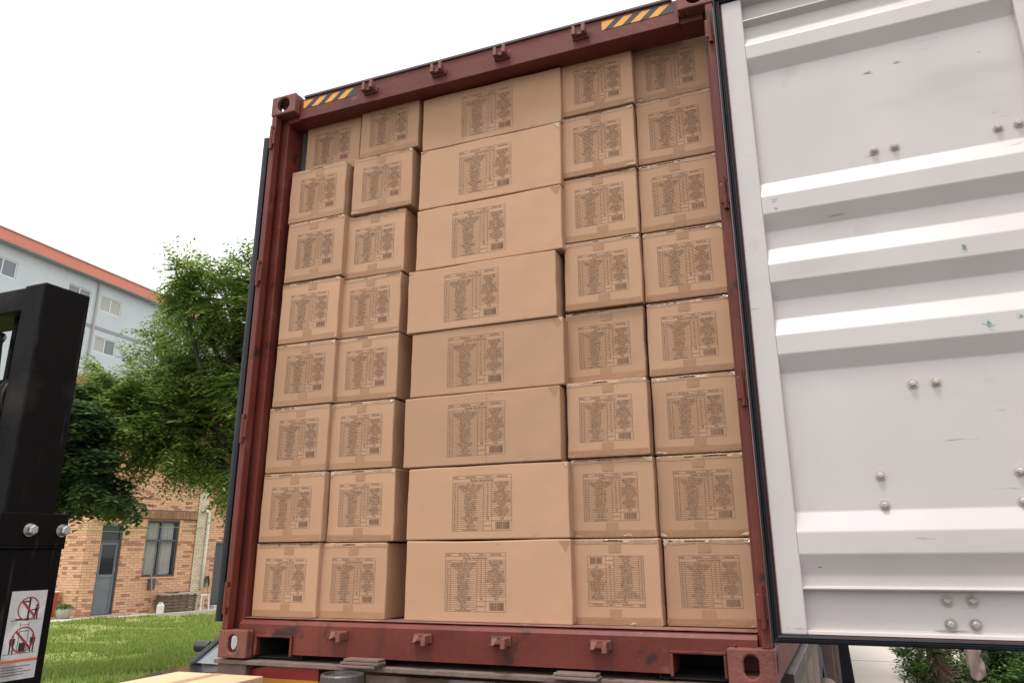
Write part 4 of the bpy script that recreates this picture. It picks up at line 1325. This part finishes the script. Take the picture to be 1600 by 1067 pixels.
# eaves and tiled roof
mb = MB(); mb.box(S0 - 0.35, S1 + 0.35, -0.35, -0.25, HT - 0.03, HT + 0.26); mb.build("fascia", ROOFR, house)
mb = MB(); mb.loft([[(x, -0.32, HT + 0.265), (x, DEP / 2, HT + 2.5), (x, DEP + 0.32, HT + 0.265), (x, DEP + 0.32, HT + 0.02), (x, DEP / 2, HT + 2.2), (x, -0.24, HT + 0.02)] for x in (S0 - 0.35, S1 + 0.35)])
rf = mb.build("roof", ROOFR, house)
mb = MB()
for i in range(34):
    u = i / 34
    y0, z0 = -0.33 + (DEP / 2 + 0.33) * u, HT + 0.27 + 2.235 * u
    mb.box(S0 - 0.35, S1 + 0.35, y0, y0 + 0.14, z0, z0 + 0.028)
stuff(mb.build("roof_tiles", ROOFR, rf, recalc=False))
# concrete strip along the house
b = MB()
for s_, e_ in ((-3.0, 9.0),):
    q = [hm @ Vector(v) for v in ((s_, -0.75, GZ + 0.085), (e_, -0.75, GZ + 0.085), (e_, 0.01, GZ + 0.085), (s_, 0.01, GZ + 0.085))]
    b.loft([[(v.x, v.y, GZ - 0.01) for v in q], [tuple(v) for v in q]])
struct(b.build("path", CONC))

# ------------------------------------------------------------------ small things by the house (placed in house axes)
def hp(x, y, z=None):
    v = hm @ Vector((x, y, 0))
    return (v.x, v.y, (GZ + 0.085) if z is None else z)
HZ = math.atan2(math.cos(HR), math.sin(HR))
OLDW = mat("weathered_wood", (0.10, 0.07, 0.05), (0.17, 0.125, 0.095), 5, 0.85, 0.4, 30, stretch=(1, 8, 8))
cr = thing("wooden_crate", "weathered dark slatted crate with a plank top below the window", "crate", hp(1.42, -0.55), HZ)
for k in range(5):
    mb = MB(); mb.box(0.0, 0.98, 0.0, 0.02, 0.03 + k * 0.085, 0.10 + k * 0.085 + R.uniform(-.006, .006)); mb.build("slat", OLDW, cr)
    mb = MB(); mb.box(-0.022, -0.002, 0.0, 0.42, 0.03 + k * 0.085, 0.10 + k * 0.085); mb.build("slat", OLDW, cr)
for x in (0.0, 0.46, 0.93):
    mb = MB(); mb.box(x, x + 0.05, 0.021, 0.07, 0.0, 0.46); mb.build("post", OLDW, cr)
    mb = MB(); mb.box(x, x + 0.05, 0.36, 0.41, 0.0, 0.46); mb.build("post", OLDW, cr)
mb = MB(); mb.box(-0.06, 1.08, -0.06, 0.44, 0.461, 0.50); mb.build("plank_top", mat("grey_plank", (0.33, 0.27, 0.22), (0.42, 0.35, 0.29), 6, 0.8, 0.3, 40), cr, bevel=0.004)
bd = MB(); bd.loft([[(0.1 + 0.42 * i / 8, 0.05 + 0.3 * j / 5, 0.502 + max(0, 0.05 * noise.noise(Vector((i * .8, j * .8, 2))) + 0.025)) for j in range(6)] for i in range(9)], cap=False, closed=False)
rag = bd.build("folded_rag", mat("dark_rag", (0.05, 0.04, 0.045), (0.1, 0.08, 0.08), 12, 0.9), None, smooth=True)
rag.location = hp(1.42, -0.55); rag.rotation_euler = (0, 0, HZ)
tag(rag, "dark cloth lying on the plank top of the crate", "cloth")
jc = thing("jerrycan", "white plastic jerrycan on the ground left of the crate", "jerrycan", hp(1.24, -0.62), HZ)
mb = MB()
def rr_ring(w_, d_, z_, r_=0.03):
    return [(x, y, z_) for x, y in ((-w_ + r_, -d_), (w_ - r_, -d_), (w_, -d_ + r_), (w_, d_ - r_), (w_ - r_, d_), (-w_ + r_, d_), (-w_, d_ - r_), (-w_, -d_ + r_))]
mb.loft([rr_ring(.085, .06, 0.0), rr_ring(.095, .065, 0.02), rr_ring(.095, .065, 0.20), rr_ring(.08, .055, 0.235), rr_ring(.04, .03, 0.25, .015)]); mb.build("can_body", PVC, jc)
mb = MB(); mb.tube([(0.05, 0, 0.245), (0.05, 0, 0.285)], 0.022, 12); mb.build("cap", PVC, jc)
mb = MB(); mb.tube([(-0.06, 0, 0.235), (-0.055, 0, 0.28), (0.0, 0, 0.285), (0.015, 0, 0.245)], 0.012, 8); mb.build("handle", PVC, jc, smooth=True)
br = thing("broom", "broom handle leaning under the window sill by the jerrycan", "broom", hp(1.10, -0.35), HZ)
mb = MB(); mb.tube([(0.0, -0.1, 0.12), (0.10, 0.27, 1.02)], 0.013, 8); mb.build("handle", mat("wood_handle", (0.36, 0.24, 0.14), None, 4, 0.6), br, smooth=True)
mb = MB(); mb.loft([[(-0.10, -0.16, 0.0), (0.10, -0.16, 0.0), (0.10, -0.08, 0.0), (-0.10, -0.08, 0.0)], [(-0.03, -0.12, 0.14), (0.03, -0.12, 0.14), (0.03, -0.09, 0.14), (-0.03, -0.09, 0.14)]]); mb.build("bristles", mat("straw", (0.30, 0.2, 0.1), (0.22, 0.14, 0.07), 60, 0.9), br)
mbx = MB(); mbx.box(-0.10, 0.10, -0.07, 0.0, 0, 0.30)
mx = mbx.build("meter_box", DGREY, None, bevel=0.01); mx.location = hp(1.25, -0.02, -0.50); mx.rotation_euler = (0, 0, HZ)
tag(mx, "small dark grey box fixed to the brick wall under the window", "meter box")
stl = thing("plastic_stool", "white plastic stool at the right end of the crate", "stool", hp(2.64, -0.5), HZ)
mb = MB(); mb.box(-0.14, 0.14, -0.14, 0.14, 0.40, 0.425); mb.build("seat", PVC, stl, bevel=0.008)
for sx in (-1, 1):
    for sy in (-1, 1):
        mb = MB(); mb.hexa([(sx * .14 - .015, sy * .14 - .015, 0), (sx * .14 + .015, sy * .14 - .015, 0), (sx * .14 + .015, sy * .14 + .015, 0), (sx * .14 - .015, sy * .14 + .015, 0), (sx * .11 - .02, sy * .11 - .02, .4), (sx * .11 + .02, sy * .11 - .02, .4), (sx * .11 + .02, sy * .11 + .02, .4), (sx * .11 - .02, sy * .11 + .02, .4)]); mb.build("leg", PVC, stl)
mp_ = thing("mop", "dark mop standing against the drainpipe by the second door", "mop", hp(2.98, -0.30), HZ)
mb = MB(); mb.tube([(0, -0.1, 0.0), (0.03, 0.20, 0.85)], 0.014, 8); mb.build("handle", mat("teal_handle", (0.10, 0.2, 0.2), None, 4, 0.5), mp_)
mb = MB()
for k in range(16):
    a = R.uniform(0, 6.28); mb.tube([(0.03, 0.20, 0.85), (0.03 + 0.05 * math.cos(a), 0.18 + 0.04 * math.sin(a), 0.92), (0.03 + 0.08 * math.cos(a), 0.17 + 0.04 * math.sin(a), 0.62 + R.uniform(0, .12))], 0.012, 5)
mb.build("mop_head", mat("dark_mop", (0.05, 0.05, 0.05), (0.12, 0.1, 0.09), 20, 0.95), mp_)
for k, (z0_, z1_, xe, xs) in enumerate(((1.30, 1.20, 2.62, -2.1), (1.12, 1.06, 0.95, -2.1))):
    mb = MB()
    n = 14
    mb.tube([Vector(hp(xs + (xe - xs) * i / n, -0.28, z0_ + (z1_ - z0_) * i / n - 0.04 * math.sin(math.pi * i / n))) for i in range(n + 1)], 0.008, 6)
    o = mb.build("clothesline", mat("green_cord", (0.12, 0.36, 0.05), None, 5, 0.5), smooth=True)
    tag(o, ["upper bright green cord strung in front of the window and door", "lower bright green cord strung across the grey door"][k], "cord", "green cords along the house front")
ob = thing("plastic_bin", "orange plastic bin against the end wall behind the mast", "bin", hp(-1.02, 0.85), HZ)
OR = mat("orange_plastic", (0.50, 0.13, 0.06), (0.44, 0.11, 0.05), 6, 0.5)
mb = MB(); n = 20
rings = [[(r * math.cos(2 * math.pi * i / n), r * math.sin(2 * math.pi * i / n), z_) for i in range(n)] for r, z_ in ((0.15, 0.0), (0.20, 0.62), (0.19, 0.62), (0.145, 0.02))]
mb.loft(rings); mb.build("bin_body", OR, ob, smooth=False)
mb = MB(); mb.tube([(0.215 * math.cos(2 * math.pi * i / n), 0.215 * math.sin(2 * math.pi * i / n), 0.63) for i in range(n + 1)], 0.018, 6); mb.build("rim", PVC, ob, smooth=True)
LEAFC = {}
def leaf_mat(name, c1, c2, c3=None, tr_=0.4):
    m = bpy.data.materials.new(name); m.use_nodes = True
    n, l = m.node_tree.nodes, m.node_tree.links
    p = n['Principled BSDF']; p.inputs['Roughness'].default_value = 0.5; p.inputs['Specular IOR Level'].default_value = 0.35
    g = n.new("ShaderNodeNewGeometry")
    cr_ = n.new("ShaderNodeValToRGB")
    cr_.color_ramp.elements[0].color = (*c1, 1); cr_.color_ramp.elements[1].color = (*c2, 1)
    if c3:
        e = cr_.color_ramp.elements.new(0.93); e.color = (*c2, 1); cr_.color_ramp.elements[-1].color = (*c3, 1)
    l.new(g.outputs['Random Per Island'], cr_.inputs[0]); l.new(cr_.outputs[0], p.inputs['Base Color'])
    t_ = n.new("ShaderNodeBsdfTranslucent"); hs = n.new("ShaderNodeHueSaturation"); hs.inputs['Value'].default_value = 1.25
    l.new(cr_.outputs[0], hs.inputs['Color']); l.new(hs.outputs[0], t_.inputs['Color'])
    mx_ = n.new("ShaderNodeMixShader"); mx_.inputs[0].default_value = tr_
    l.new(p.outputs[0], mx_.inputs[1]); l.new(t_.outputs[0], mx_.inputs[2]); l.new(mx_.outputs[0], n['Material Output'].inputs['Surface'])
    return m
LF_MAIN = leaf_mat("fine_tree_leaf", (0.10, 0.165, 0.042), (0.27, 0.355, 0.085), (0.40, 0.47, 0.13))
LF_DARK = leaf_mat("broad_dark_leaf", (0.05, 0.09, 0.036), (0.14, 0.205, 0.075), None, 0.35)
LF_HEDGE = leaf_mat("hedge_leaf", (0.04, 0.09, 0.02), (0.13, 0.22, 0.05), None, 0.35)
LF_DRY = leaf_mat("dry_leaf", (0.12, 0.08, 0.045), (0.20, 0.15, 0.09), None, 0.2)
BARK = mat("dark_bark", (0.045, 0.034, 0.026), (0.075, 0.058, 0.045), 12, 0.9, 0.6, 30)
rt = random.Random(99)
def rvec(r=rt):
    while True:
        v = Vector((r.uniform(-1, 1), r.uniform(-1, 1), r.uniform(-1, 1)))
        if 0.01 < v.length < 1:
            return v
def leaf(mb, p, d, nrm, ln, wd):
    s = d.cross(nrm).normalized() * wd * 0.5
    k = len(mb.v)
    mid_ = p + d * ln * 0.5 + nrm * ln * 0.06
    mb.v += [tuple(p), tuple(mid_ - s), tuple(p + d * ln), tuple(mid_ + s)]
    mb.f.append((k, k + 1, k + 2, k + 3)); mb.m.append(0)
def spray(mb, p, out, ln, nl, ll, lw_, droop=0.5, r=rt):
    """a leafy twig: leaflets in two rows along a drooping stem"""
    d = (out + rvec(r) * 0.7 + Vector((0, 0, 0.15))).normalized()
    q = Vector(p)
    for i in range(nl):
        t_ = i / nl
        dd = (d + Vector((0, 0, -droop * t_))).normalized()
        q = q + dd * ln / nl
        side = dd.cross(Vector((0, 0, 1)))
        if side.length < 0.05:
            side = Vector((1, 0, 0))
        side.normalize()
        sg = 1 if i % 2 else -1
        ld_ = (dd * 0.55 + side * sg + Vector((0, 0, r.uniform(-0.35, 0.2)))).normalized()
        nn = (Vector((0, 0, 1)) + rvec(r) * 0.5).normalized()
        leaf(mb, q, ld_, nn, ll * r.uniform(0.7, 1.2), lw_ * r.uniform(0.8, 1.2))
def crown(blobs, n, ln, nl, ll, lw_, droop, shell=0.55, seed=1):
    r = random.Random(seed)
    mb = MB()
    tot = sum(b_[1] ** 2 for b_ in blobs)
    for c, rad_ in blobs:
        k = int(n * rad_ ** 2 / tot)
        # sub-clumps make light and dark masses with gaps between
        subs = [c + rvec(r).normalized() * rad_ * r.uniform(0.45, 1.0) for _ in range(max(6, k // 24))]
        for _ in range(k):
            sc_ = r.choice(subs)
            p = sc_ + rvec(r) * rad_ * 0.30
            out = (p - c).normalized()
            spray(mb, p, out, ln * r.uniform(0.7, 1.3), nl, ll, lw_, droop, r)
    return mb
# the big fine-leaved tree
D1 = 12.0
big = [((x, y), rr) for x, y, rr in ((372, 478, 62), (325, 470, 48), (292, 432, 20), (274, 418, 9), (345, 435, 24), (385, 430, 28), (300, 455, 22), (345, 560, 85), (258, 605, 68), (205, 598, 50), (170, 588, 30), (285, 680, 70), (350, 680, 80), (205, 655, 52), (338, 728, 40), (240, 700, 40), (395, 600, 80), (415, 500, 80), (384, 735, 50), (440, 620, 90), (450, 720, 70), (160, 640, 36), (290, 520, 50), (470, 540, 70), (222, 640, 48), (178, 640, 34), (205, 690, 30), (262, 655, 50))]
bl = []
for (xy, rr) in big:
    c = at(xy[0], xy[1], D1 + rt.uniform(-0.9, 0.9))
    bl.append((c, rr / F * D1 * 0.80))
tree = thing("leafy_tree", "large fine leaved green tree left of the container before the blue building", "tree", tuple(Vector(at(398, 900, D1)).xy) + (GZ,))
base = Vector(tree.location)
def tree_local(mb):
    mb.v = [(v[0] - base.x, v[1] - base.y, v[2] - base.z) for v in mb.v]
    return mb
cm = tree_local(crown(bl, 10000, 0.36, 12, 0.088, 0.038, 0.7, seed=5))
stuff(cm.build("crown", LF_MAIN, tree, recalc=False))
mb = MB()
top = Vector(at(392, 610, D1))
mb.tube([base, base + Vector((0.05, 0, 0.8)), base.lerp(top, 0.5) + Vector((0.1, 0.1, 0)), top], [0.19, 0.15, 0.13, 0.09], 10)
for c, rr in bl:
    st = base.lerp(top, rt.uniform(0.45, 0.95))
    midp = st.lerp(c, 0.55) + Vector((0, 0, 0.15)) + rvec() * 0.12
    mb.tube([st, midp, c], [0.06, 0.04, 0.015], 6)
tree_local(mb).build("trunk", BARK, tree, smooth=True)
# the darker broad-leaved tree before the house corner
D2 = 11.0
dk = [(128, 705, 42), (98, 690, 38), (162, 752, 32), (122, 758, 34), (182, 768, 22), (85, 740, 36), (150, 715, 36), (106, 640, 30), (70, 700, 46), (192, 788, 12), (45, 750, 44), (118, 665, 24), (105, 790, 16)]
bl2 = [(Vector(at(x, y, D2 + rt.uniform(-0.4, 0.4))), rr / F * D2) for x, y, rr in dk]
t2 = thing("broadleaf_tree", "dark broad leaved tree before the house corner beside the mast", "tree", tuple(Vector(at(62, 900, D2)).xy) + (GZ,))
base = Vector(t2.location)
stuff(tree_local(crown(bl2, 4200, 0.26, 8, 0.115, 0.06, 0.8, seed=8)).build("crown", LF_DARK, t2, recalc=False))
mb = MB(); top = Vector(at(80, 740, D2))
mb.tube([base, base + Vector((0.03, 0.02, 0.9)), top], [0.10, 0.08, 0.06], 10)
for c, rr in bl2:
    st = base.lerp(top, rt.uniform(0.6, 1)); mb.tube([st, st.lerp(c, 0.5) + rvec() * 0.06, c], [0.035, 0.022, 0.008], 6)
tree_local(mb).build("trunk", BARK, t2, smooth=True)
# planter with a low plant by the house corner
pl = thing("stone_planter", "pale stone planter with a mossy green plant at the house corner", "planter", hp(-1.05, 0.0), HZ)
mb = MB(); n = 16
mb.loft([[(r * math.cos(2 * math.pi * i / n), r * math.sin(2 * math.pi * i / n), z_) for i in range(n)] for r, z_ in ((0.13, 0), (0.17, 0.08), (0.18, 0.22), (0.14, 0.24))]); mb.build("pot", mat("mossy_stone", (0.34, 0.31, 0.25), (0.24, 0.24, 0.16), 9, 0.9, 0.5, 40), pl, smooth=True)
mb = MB()
for _ in range(260):
    v = rvec(); p = Vector((v.x * 0.19, v.y * 0.19, 0.27 + abs(v.z) * 0.08)); leaf(mb, p, rvec().normalized(), (Vector((0, 0, 1)) + rvec() * .5).normalized(), 0.06, 0.035)
stuff(mb.build("plant", LF_HEDGE, pl, recalc=False))

# ------------------------------------------------------------------ pale blue apartment building far behind
Q0 = Vector(at(170, 500, 60))
dd_ = Vector(ray(1186, 845)); dd_.z = 0; dd_.normalize()
bm_ = Matrix(((dd_.x, -dd_.y, 0, Q0.x), (dd_.y, dd_.x, 0, Q0.y), (0, 0, 1, 0), (0, 0, 0, 1)))
bld = thing("apartment_building", "pale blue four storey building with orange red roof band far behind", "building")
bld.matrix_world = bm_
PBLUE = mat("pale_blue_render", (0.54, 0.585, 0.605), (0.59, 0.63, 0.645), 0.35, 0.85, 0.1, 6, spots=[((0.43, 0.47, 0.49), 0.8, 0.60, 0.2, (1.5, 1.5, .15)), ((0.40, 0.43, 0.44), 0.25, 0.6, 0.1)])
PRED = mat("salmon_fascia", (0.72, 0.25, 0.17), (0.66, 0.23, 0.155), 0.5, 0.8)
SOFF = mat("grey_soffit", (0.42, 0.41, 0.40), None, 1, 0.85)
WFR = mat("white_window_frame", (0.72, 0.72, 0.70), None, 3, 0.5)
WP1 = mat("blue_grey_pane", (0.15, 0.17, 0.20), (0.20, 0.22, 0.25), 0.8, 0.15)
WP2 = mat("yellow_grey_pane", (0.42, 0.42, 0.36), (0.36, 0.37, 0.33), 0.8, 0.25)  # paler, yellowish pane colour
cols = [-28.4, -22.0, -19.0, -13.4, -10.4, -4.05, -1.05, 4.35, 7.4, 13.0]
rows_ = [18.5, 15.25, 12.0, 8.8, 5.6, 2.4, -0.4]
X0, X1 = -32.0, 18.0
mb = MB()
zz0 = -3.0
WW, WH = 2.1, 1.22
# wall strips leaving the window openings free
edges = sorted(cols)
for r_ in rows_:
    xa = X0
    for c_ in edges:
        mb.box(xa, c_, 0, 0.3, r_, r_ + WH); xa = c_ + WW
    mb.box(xa, X1, 0, 0.3, r_, r_ + WH)
zl = sorted(rows_)
prev = zz0
for r_ in zl:
    mb.box(X0, X1, 0, 0.3, prev, r_); prev = r_ + WH
mb.box(X0, X1, 0, 0.3, prev, 20.6)
mb.box(X0, X0 + 0.3, 0.301, 14, zz0, 20.6); mb.box(X1 - 0.3, X1, 0.301, 14, zz0, 20.6); mb.box(X0 + 0.301, X1 - 0.301, 13.7, 14, zz0, 20.6)
mb.build("wall", PBLUE, bld)
mb = MB(); mb.box(X0, X1, -0.05, -0.003, 16.98, 17.22); mb.build("storey_band", mat("band_grey", (0.31, 0.34, 0.35), None, 1, 0.85), bld)
mb = MB(); mb.box(X0 - 0.8, X1 + 0.8, -0.65, 14.5, 20.601, 20.66); mb.build("soffit", SOFF, bld)
mb = MB(); mb.box(X0 - 0.82, X1 + 0.82, -0.67, 14.6, 20.661, 21.40); mb.build("roof_band", PRED, bld)
mb = MB(); mb.box(X0 - 0.9, X1 + 0.9, -0.75, 14.7, 21.401, 21.47); mb.build("roof_coping", SOFF, bld)
mb = MB(); mb.tube([(-1.45, -0.12, 20.6), (-1.45, -0.12, -2)], 0.09, 8); mb.build("downpipe", SOFF, bld)
mbf = MB()
f_ = 0.09
mbf.box(0, WW, 0.06, 0.16, 0, f_); mbf.box(0, WW, 0.06, 0.16, WH - f_, WH); mbf.box(0, f_, 0.06, 0.16, f_ + .001, WH - f_ - .001); mbf.box(WW - f_, WW, 0.06, 0.16, f_ + .001, WH - f_ - .001); mbf.box(WW / 2 - f_ / 2, WW / 2 + f_ / 2, 0.062, 0.158, f_ + .001, WH - f_ - .001)
WFM = mbf.build("window", WFR, mesh_only=True)
def pane_mesh(m):
    q = MB(); q.box(0, WW / 2 - f_ * 1.5 - 0.004, 0.10, 0.115, f_ + .002, WH - f_ - .002); return q.build("pane", m, mesh_only=True)
PM = [pane_mesh(WP1), pane_mesh(WP2)]
rw = random.Random(12)
for r_ in rows_:
    for c_ in cols:
        wn = link("window", WFM, bld); wn.location = (c_, 0, r_)
        yellowish = (r_ == 18.5 and c_ > -3)
        for k in range(2):
            p = link("pane", PM[1] if (yellowish or rw.random() < 0.2) else PM[0], wn); p.location = (f_ + 0.002 if k == 0 else WW / 2 + f_ / 2 + 0.002, 0, 0)

# ------------------------------------------------------------------ planting under the open door, right
rh = random.Random(31)
def bush(name, label, x, y, blobs, n, ll, lw_, m, seed, ln=0.16, nl=7):
    t = thing(name, label, "shrub", (x, y, GZ), 0, "shrubs at the right edge of the yard")
    mb = crown([(Vector(c), r_) for c, r_ in blobs], n, ln, nl, ll, lw_, 0.1, seed=seed)
    stuff(mb.build("foliage", m, t, recalc=False))
    mb = MB()
    for c, r_ in blobs:
        mb.tube([(c[0] * 0.3, c[1] * 0.3, 0), (c[0] * 0.7, c[1] * 0.7, c[2] * 0.6), c], [0.02, 0.014, 0.006], 6)
    mb.build("stems", BARK, t, smooth=True)
p = at(1560, 1050, 7.4); bush("shrub", "bright green bushy shrub at the bottom right corner", p.x, p.y, [((0, 0, .42), .30), ((.35, .1, .5), .3), ((-.2, .15, .3), .22), ((.2, -.2, .3), .25), ((.7, .1, .45), .3)], 1700, 0.055, 0.032, LF_HEDGE, 3)
p = at(1432, 1055, 9.0); bush("shrub", "light green weedy plant at the pavement edge", p.x, p.y, [((0, 0, .30), .17), ((.10, .05, .5), .15), ((.12, -.1, .15), .16)], 330, 0.05, 0.028, LF_HEDGE, 4)
p = at(1508, 1050, 9.5); bush("shrub", "dark green shrub between dry stem and corner shrub", p.x, p.y, [((0, .3, .5), .45), ((.6, .5, .8), .5), ((-.05, .1, .2), .3), ((.3, .1, .3), .4), ((.9, .2, .4), .45), ((1.4, .1, .5), .45), ((-.3, .5, .4), .35), ((.4, .9, .5), .5), ((1.2, 1.0, .6), .6), ((-.2, .8, .9), .5), ((1.2, .6, .8), .6), ((1.8, .4, .6), .6), ((-.25, .2, .95), .3), ((.7, 1.2, 1.3), .6), ((1.8, 1.0, 1.3), .7)], 6500, 0.075, 0.04, LF_DARK, 6)
dry = thing("dry_palm", "dry brown fibrous palm stem under the open white door", "palm", tuple(at(1462, 1055, 9.0).xy) + (GZ,))
mb = MB()
mb.tube([(0, 0, 0), (0.02, 0.02, 0.45), (0, 0.02, 0.95)], [0.10, 0.085, 0.075], 10)
mb.build("trunk", BARK, dry, smooth=True)
mb = MB()
for _ in range(900):
    a = rh.uniform(0, 6.28); z_ = rh.uniform(0.02, 1.05); d = Vector((math.cos(a), math.sin(a), rh.uniform(-1.2, 0.5))).normalized()
    leaf(mb, Vector((math.cos(a) * 0.08, math.sin(a) * 0.08, z_)), d, rvec(rh).normalized(), rh.uniform(.08, .24), 0.012)
stuff(mb.build("dry_fibres", LF_DRY, dry, recalc=False))
p = at(1522, 1036, 6.8)
mb = MB()
rows = []
prof2 = [(0.06, 0.28), (0.085, 0.24), (0.06, 0.2), (0.09, 0.15), (0.075, 0.10), (0.088, 0.05), (0.05, 0.015), (0.015, 0.0)]
for i, (hw, z_) in enumerate(prof2):
    rows.append([(-hw * 0.75 + (hw * 1.75) * j / 6 + 0.006 * rh.uniform(-1, 1), 0.025 * math.sin(j * 1.1 + i) , z_ + 0.006 * rh.uniform(-1, 1)) for j in range(7)])
mb.loft(rows, cap=False, closed=False)
dl = mb.build("withered_leaf", mat("grey_brown_leaf", (0.30, 0.23, 0.19), (0.24, 0.18, 0.15), 14, 0.8, 0.3, 30), None, smooth=True)
sl = dl.modifiers.new("thick", 'SOLIDIFY'); sl.thickness = 0.004
dl.location = (p.x, p.y, p.z - 0.14); dl.rotation_euler = (0, 0, rad(20))
tag(dl, "withered grey brown leaf hanging among the green shrubs", "leaf")

# ------------------------------------------------------------------ grass blades on the lawn
GR = leaf_mat("grass_blade", (0.13, 0.20, 0.032), (0.30, 0.375, 0.08), (0.44, 0.40, 0.18), 0.4)
mb = MB()
rg = random.Random(77)
cnt = 0
while cnt < 80000:
    px, py = (rg.uniform(50, 352) if rg.random() < 0.72 else rg.uniform(-250, 560)), 962 + 112 * rg.random()
    d = ray(px, py)
    if d.z > -0.01:
        continue
    t_ = (GZ + 0.04 - CAM.z) / d.z
    q = CAM + d * t_
    if q.x > -3.5:
        cnt += 1
        continue
    hx = hm.inverted() @ q
    if hx.y > -0.8 and hx.x > -1.6:
        cnt += 1
        continue
    dens = noise.noise(Vector((q.x * 0.8, q.y * 0.8, 5)))
    if dens < -0.06 and rg.random() < 0.85:
        cnt += 1
        continue
    h = rg.uniform(0.03, 0.085) * (1.0 + 0.9 * max(0, noise.noise(Vector((q.x * 0.55, q.y * 0.55, 1)))))
    a = rg.uniform(0, 6.28)
    w_ = 0.006 + 0.0006 * t_
    zb = lawn_z(q.x, q.y)
    lean = Vector((rg.uniform(-.6, .6), rg.uniform(-.6, .6), 1)).normalized() * h
    s_ = Vector((math.cos(a), math.sin(a), 0)) * w_
    b0 = Vector((q.x, q.y, zb))
    mb.tri(b0 - s_, b0 + s_, b0 + lean)
    cnt += 1
stuff(mb.build("grass", GR, recalc=False))
tag(bpy.data.objects["grass"], "short green grass of the lawn before the brick house", "grass")
